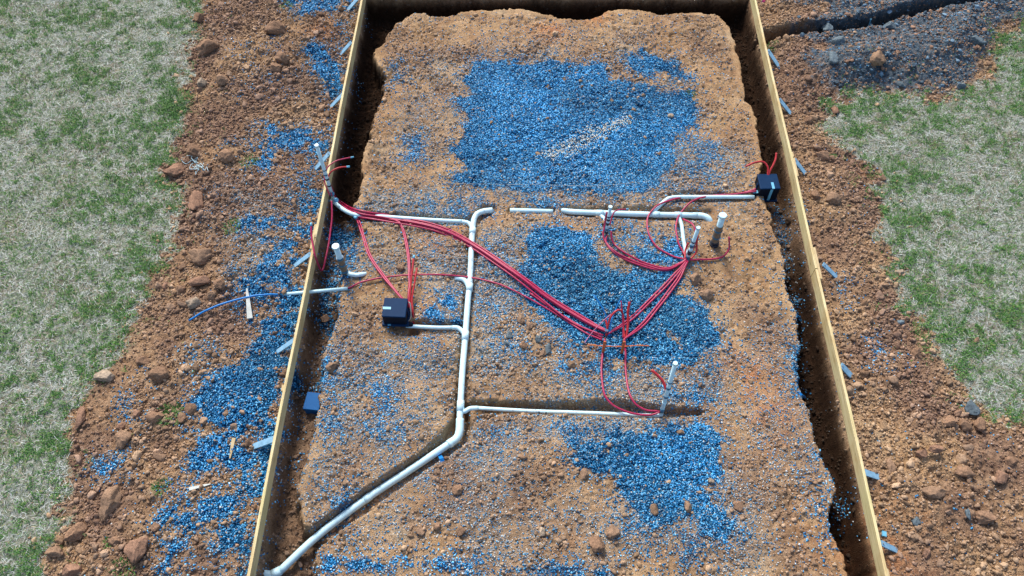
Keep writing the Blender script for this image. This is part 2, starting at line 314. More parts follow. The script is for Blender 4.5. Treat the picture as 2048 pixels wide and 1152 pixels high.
# stones, clods, straw and grass carry their own colour
def tinted(name, rough=.8, spec=.2, nscale=0):
    m, nt, b = mat(name); v = N(nt, 'ShaderNodeVertexColor', layer_name='tint'); out = v.outputs[0]
    if nscale:
        n = noise_node(nt, nscale, 4, .7); out = mix(nt, .7, out, ramp(nt, n.outputs[0], [(.34, (.42,.40,.38)), (.5, (1,1,1)), (.68, (1.35,1.33,1.28))]), 'MULTIPLY')
        bump(nt, b, n.outputs[0], .7, .012)
    nt.links.new(out, b.inputs['Base Color']); b.inputs['Roughness'].default_value = rough; b.inputs['Specular IOR Level'].default_value = spec
    return m
m_stone = tinted('crushed_stone_blue', .6, .35); m_clod = tinted('clay_clod', .95, .1, 40); m_straw = tinted('dry_straw', .8, .2); m_grass = tinted('grass_blade', .6, .3)
m_rock = tinted('shale_rock', .8, .3, 30)
m_pvc = simple('white_plastic_pipe', (.60,.85,.92), (.52,.77,.85), 5, .4, 0, .5)
m_pvc_dirty, nt, b = mat('white_plastic_pipe_spotted')
n1 = noise_node(nt, 14, 6, .75); c = ramp(nt, n1.outputs[0], [(.30,(.16,.2,.22)), (.38, (.50,.60,.66)), (.46, (.60,.84,.90)), (.7, (.64,.88,.94))])
nt.links.new(c, b.inputs['Base Color']); b.inputs['Roughness'].default_value = .42
m_red = simple('red_flexible_tube', (.44,.016,.085), (.31,.012,.06), 20, .38, 0, .5)
m_red2 = simple('bright_red_tube', (.50,.03,.035), (.36,.02,.03), 20, .4)
m_pink = simple('pink_tube', (.60,.20,.32), (.5,.14,.25), 20, .5)
m_bluet = simple('blue_tube', (.006,.22,.62), (.005,.17,.5), 20, .4)
m_tape = simple('blue_grey_tape', (.04,.17,.29), (.02,.10,.18), 30, .45)
m_ltape = simple('light_blue_tape', (.16,.48,.68), (.12,.40,.58), 30, .4)
m_btape = simple('black_tape', (.012,.02,.035), (.02,.03,.05), 30, .5)
m_paper = simple('brown_foam_wrap', (.22,.17,.115), (.14,.11,.08), 30, .8, .3)
m_black = simple('black_plastic', (.002,.006,.016), (.003,.009,.022), 6, .6, 0, .15)
m_navy = simple('navy_plastic', (.002,.028,.085), (.001,.022,.07), 6, .6, 0, .12)
m_bluebox = simple('blue_plastic', (.006,.10,.30), (.005,.08,.25), 6, .6, 0, .15)
m_orange = simple('orange_paint', (.62,.15,.03), (.38,.10,.04), 60, .6)
m_string = simple('white_string', (.55,.52,.45), (.42,.4,.34), 30, .8)
m_greywood = simple('weathered_stake_wood', (.24,.46,.64), (.15,.30,.42), 12, .8, .3)
m_tanwood = simple('fresh_wood', (.58,.46,.26), (.48,.35,.18), 12, .75, .2)
m_palewood = simple('pale_wood_scrap', (.60,.64,.60), (.48,.50,.46), 12, .75, .2)
m_metal = simple('grey_metal', (.35,.36,.36), (.22,.22,.22), 12, .4)
# board timber: grain along local X
m_board, nt, b = mat('form_board_timber')
tc = N(nt, 'ShaderNodeTexCoord', name='TC'); mp = N(nt, 'ShaderNodeMapping'); mp.inputs['Scale'].default_value = (1.2, 26, 26)
nt.links.new(tc.outputs['Object'], mp.inputs[0]); g = N(nt, 'ShaderNodeTexNoise'); g.inputs['Scale'].default_value = 1.6; g.inputs['Detail'].default_value = 7; g.inputs['Roughness'].default_value = .65
nt.links.new(mp.outputs[0], g.inputs['Vector'])
c = ramp(nt, g.outputs[0], [(.3, (.40,.30,.13)), (.45, (.57,.47,.24)), (.6, (.68,.58,.33)), (.75, (.72,.64,.40))])
big = noise_node(nt, 1.3, 4, .6); c = mix(nt, .6, c, ramp(nt, big.outputs[0], [(.35, (.80,.62,.42)), (.5, (1,1,1)), (.65, (.92,1.0,.86))]), 'MULTIPLY')
mp2 = N(nt, 'ShaderNodeMapping'); mp2.inputs['Scale'].default_value = (3.0, 9, 9); nt.links.new(tc.outputs['Object'], mp2.inputs[0])
kn = N(nt, 'ShaderNodeTexVoronoi'); kn.inputs['Scale'].default_value = 1.1; nt.links.new(mp2.outputs[0], kn.inputs['Vector'])
c = mix(nt, ramp(nt, kn.outputs['Distance'], [(.07, (.8,.8,.8)), (.13, (0,0,0))]), c, (.16,.09,.04))
dn = noise_node(nt, 9, 5, .75); c = mix(nt, ramp(nt, dn.outputs[0], [(.62,(0,0,0)), (.72,(.6,.6,.6))]), c, (.26,.17,.10))
nt.links.new(c, b.inputs['Base Color']); b.inputs['Roughness'].default_value = .7; bump(nt, b, g.outputs[0], .4, .004)
# ------------------------------------------------------------------ mesh helpers
def tag(o, label=None, cat=None, group=None, kind=None):
    if label: o['label'] = label
    if cat: o['category'] = cat
    if group: o['group'] = group
    if kind: o['kind'] = kind
    return o
def link(name, me, m, parent=None, smooth=False, loc=None):
    o = bpy.data.objects.new(name, me); COL.objects.link(o)
    for mm in (m if isinstance(m, (list, tuple)) else [m]): me.materials.append(mm)
    if smooth: me.shade_smooth()
    if parent: o.parent = parent
    if loc: o.location = loc
    return o
def npmesh(name, V, F_, colors=None, attr='tint', nv=None):
    me = bpy.data.meshes.new(name); k = F_.shape[1]
    me.vertices.add(len(V)); me.vertices.foreach_set('co', np.ascontiguousarray(V, np.float32).ravel())
    me.loops.add(F_.size); me.loops.foreach_set('vertex_index', np.ascontiguousarray(F_, np.int32).ravel())
    me.polygons.add(len(F_)); me.polygons.foreach_set('loop_start', np.arange(0, F_.size, k, dtype=np.int32))
    me.update(calc_edges=True)
    if colors is not None:
        for an, C in (colors.items() if isinstance(colors, dict) else {attr: colors}.items()):
            at = me.color_attributes.new(an, 'FLOAT_COLOR', 'POINT')
            at.data.foreach_set('color', np.concatenate([C, np.ones((len(C), 1))], 1).astype(np.float32).ravel())
    return me
def empty(name, loc, label, cat, group=None):
    o = bpy.data.objects.new(name, None); COL.objects.link(o); o.location = loc; o.empty_display_size = .1
    return tag(o, label, cat, group)
# ------------------------------------------------------------------ GROUND
idx = np.arange(NX*NY, dtype=np.int32).reshape(NY, NX)
Fq = np.stack([idx[:-1, :-1], idx[:-1, 1:], idx[1:, 1:], idx[1:, :-1]], -1).reshape(-1, 4)
ora = np.zeros(GX.shape, np.float32)
for (u, v, r) in ((1540,830,.5),(1745,330,.3),(900,460,.3),(1130,420,.25),(1100,60,.4),(1560,880,.4),(1190,30,.3),(850,630,.2),(1750,120,.2),(870,490,.35),(960,430,.3),(1490,760,.5),(650,70,.3),(1730,1080,.6)):
    c = P(u, v); ora = np.maximum(ora, .95*np.exp(-((GX-c.x)**2+(GY-c.y)**2)/r**2)*np.clip(n_m*3-.8, 0, 1))
redz = np.clip(outside*np.clip(.25+(fbm(GX, GY, .8, 4, 95)-.3)*2.2, 0, 1)*(1-straw)+trench*.8+padm*sstep(.52, .72, n_l)*.3+sstep(.45,.62,fbm(GX,GY,1.5,3,31))*.2*padm+padm*np.clip(fbm(GX, GY, .5, 3, 42)*4-1.75, 0, 1)*.40, 0, 1)
cover = np.clip(sstep(.42, .8, G), 0, 1)
zone = np.stack([straw.ravel(), shale.ravel(), cover.ravel()], 1)
pit = np.zeros(GX.shape, np.float32)
for (u, v, r) in ((1552,440,.6),(690,470,.6),(690,560,.6),(660,690,.7),(632,820,.6),(618,900,.6),(600,980,.6),(590,1060,.7),(560,1130,.7)):
    c = P(u, v); pit = np.maximum(pit, np.exp(-((GX-c.x)**2+(GY-c.y)**2)/r**2))
damp_shade = np.clip(np.minimum(1, trench*5)*((.62+.18*(GX > 0))*sstep(.0, .08, -Z)+(.38-.18*(GX > 0))*sstep(.10, .26, -Z))*(1-.75*pit), 0, 1); damp_shade = np.maximum(damp_shade, np.clip(utk, 0, 1)*.8)  # moist clay plus shade painted by trench depth, stronger on the right
zone3 = np.stack([damp_shade.ravel(), np.clip(shale*n_m, 0, 1).ravel(), damp_shade.ravel()*0], 1)
zone2 = np.stack([redz.ravel(), np.clip(F*.55+G*.3*(G < .6), 0, .75).ravel(), ora.ravel()], 1)
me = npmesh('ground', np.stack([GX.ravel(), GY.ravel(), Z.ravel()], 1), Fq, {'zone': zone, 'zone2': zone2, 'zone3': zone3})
tag(link('ground', me, m_ground, smooth=True), kind='structure')
# ------------------------------------------------------------------ scattered loose material
def ico():
    t = (1+5**.5)/2
    v = np.array([(-1,t,0),(1,t,0),(-1,-t,0),(1,-t,0),(0,-1,t),(0,1,t),(0,-1,-t),(0,1,-t),(t,0,-1),(t,0,1),(-t,0,-1),(-t,0,1)], float); v /= np.linalg.norm(v[0])
    f = np.array([(0,11,5),(0,5,1),(0,1,7),(0,7,10),(0,10,11),(1,5,9),(5,11,4),(11,10,2),(10,7,6),(7,1,8),(3,9,4),(3,4,2),(3,2,6),(3,6,8),(3,8,9),(4,9,5),(2,4,11),(6,2,10),(8,6,7),(9,8,1)])
    return v, f
def subdiv(v, f):
    v = [tuple(p) for p in v]; c = {}; nf = []
    def md(a_, b_):
        k = (min(a_, b_), max(a_, b_))
        if k not in c:
            p = (np.array(v[a_])+np.array(v[b_])); p /= np.linalg.norm(p); v.append(tuple(p)); c[k] = len(v)-1
        return c[k]
    for a_, b_, d in f:
        x, y, z = md(a_, b_), md(b_, d), md(d, a_); nf += [(a_, x, z), (b_, y, x), (d, z, y), (x, y, z)]
    return np.array(v), np.array(nf)
ICO = ico(); ICO2 = subdiv(*ICO); ICO3 = subdiv(*ICO2); ICO4 = subdiv(*ICO3)
OCT = (np.array([(1,0,0),(-1,0,0),(0,1,0),(0,-1,0),(0,0,1),(0,0,-1)], float), np.array([(0,2,4),(2,1,4),(1,3,4),(3,0,4),(2,0,5),(1,2,5),(3,1,5),(0,3,5)]))
def scatter(name, base, x, y, size, cols, m, jitter=.28, flat=.65, sink=.2, smooth=False, zadd=0):
    V0, F0 = base; n = len(x); k = len(V0)
    v = V0[None]*(1+jitter*(rng.random((n, k, 1))*2-1))+jitter*.35*(rng.random((n, k, 3))*2-1)
    sc = np.stack([.8+.5*rng.random(n), .65+.4*rng.random(n), flat*(.75+.5*rng.random(n))], 1)
    v = v*sc[:, None, :]*size[:, None, None]
    q = rng.normal(size=(n, 3))*np.array([.35, .35, 0]); q[:, 2] = rng.random(n)*6.28
    ca, sa = np.cos(q[:, 2])[:, None], np.sin(q[:, 2])[:, None]
    cx_, sx_ = np.cos(q[:, 0])[:, None], np.sin(q[:, 0])[:, None]
    X, Y, Zz = v[..., 0], v[..., 1], v[..., 2]
    Y, Zz = Y*cx_-Zz*sx_, Y*sx_+Zz*cx_
    X, Y = X*ca-Y*sa, X*sa+Y*ca
    h = sample(Z, x, y)+zadd
    X += x[:, None]; Y += y[:, None]; Zz += (h+size*flat*(1-2*sink))[:, None]
    V = np.stack([X, Y, Zz], -1).reshape(-1, 3)
    Fx = (F0[None]+(np.arange(n)*k)[:, None, None]).reshape(-1, 3)
    C = np.repeat(cols, k, 0)
    return link(name, npmesh(name, V, Fx, C), m, smooth=smooth)
def vhash(V, s, seed):
    x, y, z = V[:, 0]*s+seed, V[:, 1]*s+seed*1.7, V[:, 2]*s+seed*.6
    return (vnoise(x+50, y+z*.7+50)+vnoise(y+90, z+x*.6+70)+vnoise(z+130, x-y*.5+99))/3-.5
def lump_template(base):
    V, F0 = base; V0 = V.copy(); V = V.copy(); sd_ = rng.random()*90
    for k in range(9):
        n_ = rng.normal(size=3); n_ /= np.linalg.norm(n_); lim = .45+.35*rng.random(); dd = V@n_; V = V-np.where(dd > lim, dd-lim, 0)[:, None]*n_*.95
    return V*(1+vhash(V0, 1.7, sd_)[:, None]*.8+vhash(V0, 5, sd_)[:, None]*.45)*1.15, F0
LUMPS = [lump_template(ICO3) for _ in range(14)]; SMALL = [lump_template(ICO2) for _ in range(10)]
def scatter_many(name, bases, x, y, size, cols, m, **kw):   # one object, its pieces cut from several shapes
    w_ = rng.integers(0, len(bases), len(x)); Vs, Fs, Cs, o_ = [], [], [], 0
    for i, b_ in enumerate(bases):
        k = w_ == i
        if not k.any(): continue
        ob = scatter('piece', b_, x[k], y[k], size[k], cols[k], m, **kw); me = ob.data; nv = len(me.vertices)
        v = np.empty(nv*3, np.float32); me.vertices.foreach_get('co', v); l_ = np.empty(len(me.loops), np.int32); me.loops.foreach_get('vertex_index', l_)
        Vs.append(v.reshape(-1, 3)); Fs.append(l_.reshape(-1, 3)+o_); Cs.append(np.repeat(cols[k], len(b_[0]), 0)); o_ += nv
        bpy.data.objects.remove(ob); bpy.data.meshes.remove(me)
    return link(name, npmesh(name, np.concatenate(Vs), np.concatenate(Fs), np.concatenate(Cs)), m)
def pick(n, dens, x0=fx0, x1=fx1, y0=fy0, y1=fy1):
    x = x0+(x1-x0)*rng.random(n); y = y0+(y1-y0)*rng.random(n)
    k = rng.random(n) < sample(dens, x, y); return x[k], y[k]
def view_mask():   # only where this photo's ground is (plus a margin)
    d = GY*ct+H*st; hw = d*(1024+110)/FPX
    return ((np.abs(GX) < hw) & (GY > 2.2) & (GY < 15.3)).astype(np.float32)
VM = view_mask()
def blue_cols(n, light):
    t = rng.random(n); c1 = np.array([.003,.05,.13]); c2 = np.array([.006,.20,.46]); c3 = np.array([.22,.60,.88]); g_ = np.array([.46,.50,.52])
    c = np.where((t < .43)[:, None], c1+(c2-c1)*rng.random((n, 1)), c2+(c3-c2)*(rng.random((n, 1))**1.9))
    l = rng.random(n) < light
    return np.where(l[:, None], g_*(.5+.6*rng.random((n, 1))), c)*(.7+.7*rng.random((n, 1)))
area = (fx1-fx0)*(fy1-fy0)
Gs = np.clip(G, 0, 1)**1.1*VM
x, y = pick(int(area*3700), Gs)
sz = .0095+.0085*rng.random(len(x))
# grey-brown stones where the cover is thin, a bleached streak on the far pad
gl = sample(G, x, y); light = np.where(gl > .75, .04, .18)
streak = np.zeros(len(x))
for (u0, v0, u1, v1, r) in ((1130,300,1190,268,.17),(1195,264,1250,242,.11),(1100,308,1140,300,.14)):
    a0, a1 = P(u0, v0), P(u1, v1); ex, ey = a1.x-a0.x, a1.y-a0.y
    t = np.clip(((x-a0.x)*ex+(y-a0.y)*ey)/(ex*ex+ey*ey), 0, 1); d2 = (x-a0.x-t*ex)**2+(y-a0.y-t*ey)**2
    streak = np.maximum(streak, .75*np.exp(-d2/r**2))
col = blue_cols(len(x), light)*(.55+.9*sample(fbm(GX, GY, .8, 4, 81), x, y))[:, None]
sk = rng.random(len(x)) < streak*.7
col[sk] = np.array([.74,.70,.58])*(.6+.6*rng.random((sk.sum(), 1)))
# the middle patch is more petrol-coloured
c0 = P(1250, 610); md_ = np.exp(-(((x-c0.x)/1.8)**2+((y-c0.y)/1.3)**2)**2)[:, None]
col = col*(1-md_*np.array([.0, .03, .08]))
scatter('crushed_stone', OCT, x, y, sz, col, m_stone, .3, .7, .15)
tag(bpy.data.objects['crushed_stone'], 'loose blue crushed stone spread in patches over the clay', 'gravel', kind='stuff')
x, y = pick(int(area*4200), np.clip(F*1.0*VM*(1-trench)+.05*padm, 0, 1))
t = rng.random((len(x), 1)); c = np.where(t < .45, np.array([.06,.24,.42]), np.where(t < .8, np.array([.34,.42,.48]), np.array([.58,.56,.50])))*(.6+.7*rng.random((len(x), 1)))
tag(scatter('stone_fines', OCT, x, y, .007+.010*rng.random(len(x))**2, c, m_stone, .3, .6, .2), 'thin grey stone chips trodden into the pad', 'gravel', kind='stuff')
# clay clods
def soil_cols(x, y, n):
    r_ = sample(redz.astype(np.float32), x, y)[:, None]; t = rng.random((n, 1))
    a_ = np.array([.50,.36,.23])*(1-t)+np.array([.30,.19,.11])*t
    b_ = np.array([.35,.235,.17])*(1-t)+np.array([.17,.105,.074])*t
    return (a_*(1-r_)+b_*r_)*(.72+.55*rng.random((n, 1)))*(1-.88*sample(damp_shade.astype(np.float32), x, y)[:, None])  # clods take the same moisture and painted trench shade
rc = np.clip(fbm(GX, GY, .7, 4, 41)*3-.9, .06, 1).astype(np.float32)
clump = np.clip(fbm(GX, GY, .5, 3, 42)*4-1.75, 0, 1).astype(np.float32)
edge_b = np.exp(-np.maximum(np.maximum(s_sl, s_sr), 0)/.12)*straw*.30
c = P(1042, 655); heap = np.exp(-(((GX-c.x)/.42)**2+((GY-c.y)/.30)**2)**2)
notg = 1-.85*sstep(.4, .9, G)
base_d = ((spoil*(.35+.65*rc)+padm*clump*.36+padm*.05+trench*.30)*(1-straw)*(1-shale*.8)+edge_b)*VM*notg+heap*.9
x, y = pick(int(area*150), np.clip(base_d, 0, 1)); n = len(x)
sz = .016+.026*rng.random(n)**1.8
c = soil_cols(x, y, n); tag(scatter_many('broken_clay', SMALL, x, y, sz, c, m_clod, jitter=.10, flat=.8, sink=.3), 'angular broken bits of brown clay', 'soil', kind='stuff')
x, y = pick(int(area*1150), np.clip(base_d, 0, 1)); n = len(x)
sz = .008+.015*rng.random(n)**2
c = soil_cols(x, y, n); tag(scatter('soil_clods', ICO, x, y, sz, c, m_clod, .30, .8, .28), 'small loose clods of brown clay', 'soil', kind='stuff')
x, y = pick(int(area*30), np.clip((spoil*rc**1.5+padm*clump*.08)*(1-straw)*(1-shale)*VM*notg, 0, 1)); n = len(x)
sz = .026+.048*rng.random(n)**2.5
c = soil_cols(x, y, n); tag(scatter_many('clay_lumps', LUMPS, x, y, sz, c, m_clod, jitter=.04, flat=.75, sink=.36), 'fist-sized broken lumps of red-brown clay', 'soil', kind='stuff')
for k_, (bs, den, s0, s1) in enumerate(((ICO, 3600, .008, .022), (ICO2, 90, .025, .055))):
    x, y = pick(int(area*den*.35), np.clip(shale*VM*(.3+rc), 0, 1)); n = len(x); t = rng.random((n, 1))
    c = np.where(t < .70, np.array([.10,.165,.225])*(.35+1.6*rng.random((n, 1))**1.5), np.array([.30,.18,.12])*(.7+.5*rng.random((n, 1))))
    tag(scatter('shale_rubble', bs if bs is ICO else LUMPS[3], x, y, s0+(s1-s0)*rng.random(n)**2, c, m_rock, .2, .6, .25), 'grey-blue shale rubble dug from the side trench', 'rubble', kind='stuff')
# ------------------------------------------------------------------ straw and grass
def strands(name, x, y, length, width, tilt, cols, m, curve=0):
    n = len(x); az = rng.random(n)*6.283; dx, dy = np.cos(az), np.sin(az); h = sample(Z, x, y)
    ct_, st_ = np.cos(tilt), np.sin(tilt); L = length
    p0 = np.stack([x, y, h-.002], 1); d = np.stack([dx*ct_, dy*ct_, st_], 1); s = np.stack([-dy, dx, np.zeros(n)], 1)*(width/2)[:, None]
    p1 = p0+d*(L*.55)[:, None]; p1[:, 2] += .004; p2 = p1+np.stack([dx*np.cos(tilt-curve), dy*np.cos(tilt-curve), np.sin(tilt-curve)], 1)*(L*.45)[:, None]
    V = np.stack([p0-s, p0+s, p1-s*.8, p1+s*.8, p2], 1).reshape(-1, 3)
    b_ = (np.arange(n)*5)[:, None]; F1 = np.concatenate([b_+np.array([[0,1,3]]), b_+np.array([[0,3,2]]), b_+np.array([[2,3,4]])], 0)
    return link(name, npmesh(name, V, F1, np.repeat(cols, 5, 0)), m)
VS = straw*VM
gd = fbm(GX*.75+GY*.35, GY*1.25-GX*.1, .36, 5, 51, .65)*.5+fbm(GX, GY, .10, 3, 52)*.5
boost = np.zeros(GX.shape, np.float32)
for (u, v, r) in ((345,200,.45),(330,235,.5),(320,165,.3),(280,545,.5),(310,580,.4),(245,600,.6),(250,690,.4),(180,620,.6),(240,720,.3),(40,215,.5),(110,30,.5),(60,180,.4),(185,170,.3),(40,240,.5),(140,120,.3),
 (285,300,.5),(320,320,.4),(130,830,.3),(120,880,.3),(80,1005,.35),(110,1060,.3),(30,1140,.4),(1800,360,.4),(1850,150,.2),(1700,250,.2),(1860,600,.4),(1900,660,.4),(1960,820,.4),(2030,830,.4),(1780,430,.4),(1820,510,.5),
 (2000,620,.5),(1990,120,.5),(2040,140,.5),(1995,90,.4),(1940,640,.3),(1830,340,.3),(1810,340,.3),(240,400,.3),(260,430,.3),(210,30,.35),(1840,190,.25),(1740,190,.25)):
    c = P(u, v); boost = np.maximum(boost, np.exp(-((GX-c.x)**2+(GY-c.y)**2)/(r*1.15)**2))
edge_g = np.exp(-np.maximum(np.maximum(s_sl, s_sr), 0)/.5)*.05
gden = sstep(.51, .68, gd+boost*.09+edge_g*.5)*VS
thinst = sstep(.38, .58, fbm(GX, GY, .30, 4, 61)*.6+fbm(GX, GY, .09, 2, 62)*.4)
x, y = pick(int(area*1700), np.clip(VS*(1-.6*gden)*(.25+.75*thinst), 0, 1)); n = len(x); t = rng.random((n, 1))
c = np.where(t < .62, np.array([.56,.61,.57]), np.where(t < .84, np.array([.40,.35,.26]), np.array([.12,.17,.10])))*(.4+.85*rng.random((n, 1)))
tag(strands('straw_mulch', x, y, .05+.09*rng.random(n), .004+.004*rng.random(n), rng.random(n)*.35, c, m_straw, .3), 'pale weathered straw strewn over the seeded lawn', 'straw', kind='stuff')
x, y = pick(int(area*5200), np.clip(gden*.85+VS*.13*(1-thinst)+VS*.05+VM*(1-straw)*(1-inside)*sstep(.56, .66, gd)*np.exp(np.minimum(np.maximum(s_sl, s_sr), 0)/.18)*.7, 0, 1)); n = len(x); t = rng.random((n, 1)); dn = sample(gden, x, y)[:, None]
c = (np.array([.03,.125,.03])*(1-t)+np.array([.12,.29,.05])*t)*(.7+.65*rng.random((n, 1)))
c = np.where(rng.random((n, 1)) < .06, np.array([.30,.33,.10]), c)
tag(strands('grass', x, y, .03+.05*rng.random(n), .006+.004*rng.random(n), .5+.8*rng.random(n), c, m_grass, .7), 'young green grass coming up in clumps through the straw', 'grass', kind='stuff')
# ------------------------------------------------------------------ OBJECT builders
def spline(pts, n=8):
    pts = [Vector(p) for p in pts]
    if len(pts) < 3: return pts
    q = [pts[0]*2-pts[1]]+pts+[pts[-1]*2-pts[-2]]; out = []
    for i in range(1, len(q)-2):
        for k in range(n):
            t = k/n; a_, b_, c_, d_ = q[i-1], q[i], q[i+1], q[i+2]
            out.append(.5*((2*b_)+(c_-a_)*t+(2*a_-5*b_+4*c_-d_)*t*t+(3*b_-a_-3*c_+d_)*t**3))
    out.append(pts[-1]); return out
def sweep(path, rad, seg=10, cap=True, bell=None):
    path = [Vector(p) for p in path]; n = len(path); V = []; F1 = []
    r = rad if isinstance(rad, (list, tuple)) else [rad]*n
    T0 = (path[1]-path[0]).normalized(); up = Vector((0, 0, 1)) if abs(T0.z) < .9 else Vector((1, 0, 0))
    N0 = T0.cross(up).normalized()
    for i, p in enumerate(path):
        T = (path[min(i+1, n-1)]-path[max(i-1, 0)]).normalized()
        N0 = (N0-T*N0.dot(T)).normalized(); B = T.cross(N0)
        for k in range(seg):
            a_ = 2*math.pi*k/seg; V.append(p+(N0*math.cos(a_)+B*math.sin(a_))*r[i])
    for i in range(n-1):
        for k in range(seg): F1.append((i*seg+k, i*seg+(k+1) % seg, (i+1)*seg+(k+1) % seg, (i+1)*seg+k))
    if cap: F1.append(tuple(range(seg))[::-1]); F1.append(tuple((n-1)*seg+k for k in range(seg)))
    return V, F1
class MB:
    def __init__(s): s.v = []; s.f = []; s.sm = []
    def add(s, vf, smooth=True):
        o = len(s.v); s.v += [tuple(p) for p in vf[0]]; s.f += [tuple(i+o for i in f) for f in vf[1]]; s.sm += [smooth and len(f) < 5 for f in vf[1]]; return s
    def box(s, c, X, Y, Zv, bev=0):     # centre, half-axis vectors
        c = Vector(c); X, Y, Zv = Vector(X), Vector(Y), Vector(Zv)
        v = [c+X*i+Y*j+Zv*k for k in (-1, 1) for j in (-1, 1) for i in (-1, 1)]
        f = [(0,2,3,1),(4,5,7,6),(0,1,5,4),(2,6,7,3),(0,4,6,2),(1,3,7,5)]
        return s.add((v, f), False)
    def build(s, name, m, parent=None, bevel=0):
        off = Vector((0, 0, 0))
        if parent: off = Vector(parent.location)
        else: off = Vector(s.v[0])
        me = bpy.data.meshes.new(name); me.from_pydata([Vector(p)-off for p in s.v], [], s.f); me.update()
        me.polygons.foreach_set('use_smooth', s.sm)
        o = link(name, me, m, parent)
        if not parent: o.location = off
        if bevel:
            md = o.modifiers.new('bevel', 'BEVEL'); md.width = bevel; md.segments = 2; md.limit_method = 'ANGLE'
        return o
def tube(name, pts, r, m, parent=None, n=8, seg=10, wig=0):
    pth = spline(pts, n)
    if wig:
        ph = random.random()*9
        pth = [p+Vector((math.sin(i*.7+ph), math.cos(i*.9+ph), math.sin(i*.5+ph)*.4))*wig if 0 < i < len(pth)-1 else p for i, p in enumerate(pth)]
    return MB().add(sweep(pth, r, seg)).build(name, m, parent)
def rod(mb, a_, b_, r, seg=14): return mb.add(sweep([a_, b_], r, seg))
def near_top(base, u, v):                # where pixel u,v sees the upright that starts at base
    o = Vector((0, 0, H)); d = (P(u, v, 0)-o).normalized(); k = Vector((0, 0, 1)); w0 = base-o
    # closest point on the ray to the vertical line
    b_ = d.z; d1 = d.dot(w0); e1 = w0.z; s = (d1-b_*e1)/(1-b_*b_); return o+d*s
# ------------------------------------------------------------------ form boards
BH = .235; BT = .04
def form_board(uv0, uv1, label, side, splices, zb=.02):
    # uv: inner foot of the board at both ends
    a_ = P(*uv0, zb); b_ = P(*uv1, zb); d = (b_-a_); L = d.length; d.normalize()
    nrm = Vector((d.y, -d.x, 0));
    if nrm.x*side < 0: nrm = -nrm        # outward
    base = empty('form_board', a_, label, 'board', 'timber formwork boards along the footing trench')
    ang = math.atan2(d.y, d.x); base.rotation_euler = (0, 0, ang)
    ny = 1 if Vector((-d.y, d.x, 0)).dot(nrm) > 0 else -1
    # plank in local coordinates, slightly wavy along its length
    nseg = max(4, int(L/.25)); V = []; F1 = []
    for i in range(nseg+1):
        x = L*i/nseg; wv = .006*math.sin(x*1.3+uv0[0]); wz = .005*math.sin(x*.9+uv0[1])
        for (yy, zz) in ((0, .003), (0, BH-.003), (.003, BH), (BT-.003, BH), (BT, BH-.003), (BT, .003), (BT-.003, 0), (.003, 0)):
            V.append((x, ny*yy+wv, zz+wz))
    for i in range(nseg):
        for k in range(8): F1.append((i*8+k, i*8+(k+1) % 8, (i+1)*8+(k+1) % 8, (i+1)*8+k))
    F1 += [tuple(range(8)), tuple(nseg*8+k for k in range(8))]
    me = bpy.data.meshes.new('plank'); me.from_pydata(V, [], F1); me.update(); link('plank', me, m_board, base)
    for (x, ln, hh, z0) in splices:
        mb = MB(); mb.box((x, ny*(BT+.022), z0+hh/2), (ln/2, 0, 0), (0, .02, 0), (0, 0, hh/2))
        me = bpy.data.meshes.new('splice_block'); me.from_pydata(mb.v, [], mb.f); me.update(); o = link('splice_block', me, m_tanwood, base)
        md = o.modifiers.new('b', 'BEVEL'); md.width = .004
    return base
def lpt(v): return (732-.191*v if v < 492.5 else 637.5-.1925*(v-492), v)
def rpt(v): return (1499+(1756-1499)*v/1152, v)
form_board(lpt(492), lpt(-60), 'far left timber form board running up to the top edge past the white stack pipe', -1, [(.05, .5, .17, .03)])
form_board(lpt(1200), lpt(493.5), 'near left timber form board between the blue gravel bank and the left trench', -1, [(2.9, .10, .15, .06)])
form_board(rpt(553), rpt(-60), 'far right timber form board running down past the right black box', 1, [(.12, .62, .17, .045), (2.15, .42, .15, .07), (2.45, .12, .12, .09)])
form_board(rpt(1200), rpt(554.5), 'near right timber form board beside the dark right trench', 1, [(1.0, .08, .10, .08), (2.1, .09, .14, .04), (.3, .1, .12, .05), (3.9, .09, .14, .04)])
# stakes: foot pixel on the ground outside, head pixel at the board
def stake(u0, v0, u1, v1, label, w_=.045, m=m_greywood, zt=.20):
    foot = Gp(u0, v0, -.03); head = P(u1, v1, zt); d = (head-foot); L = d.length; d.normalize()
    sidev = d.cross(Vector((0, 0, 1))).normalized(); up = sidev.cross(d)
    base = empty('form_stake', foot, label, 'stake', 'grey stakes bracing the form boards')
    V = []; F1 = []
    for t, ww, th in ((0, .25, .3), (.12, .9, 1), (.95, 1, 1), (1, .92, .9)):
        p = foot+d*L*t-foot
        for sx, sy in ((-1,-1),(1,-1),(1,1),(-1,1)): V.append(p+sidev*(sx*w_/2*ww)+up*(sy*.011*th))
    for i in range(3):
        for k in range(4): F1.append((i*4+k, i*4+(k+1) % 4, (i+1)*4+(k+1) % 4, (i+1)*4+k))
    F1 += [(3,2,1,0), (12,13,14,15)]
    me = bpy.data.meshes.new('shaft'); me.from_pydata(V, [], F1); me.update(); link('shaft', me, m, base)
    mb = MB(); q = foot+d*L*.92+up*.013; rod(mb, q, q+up*.008, .010, 8); mb.build('nail', m_metal, base)
    return base
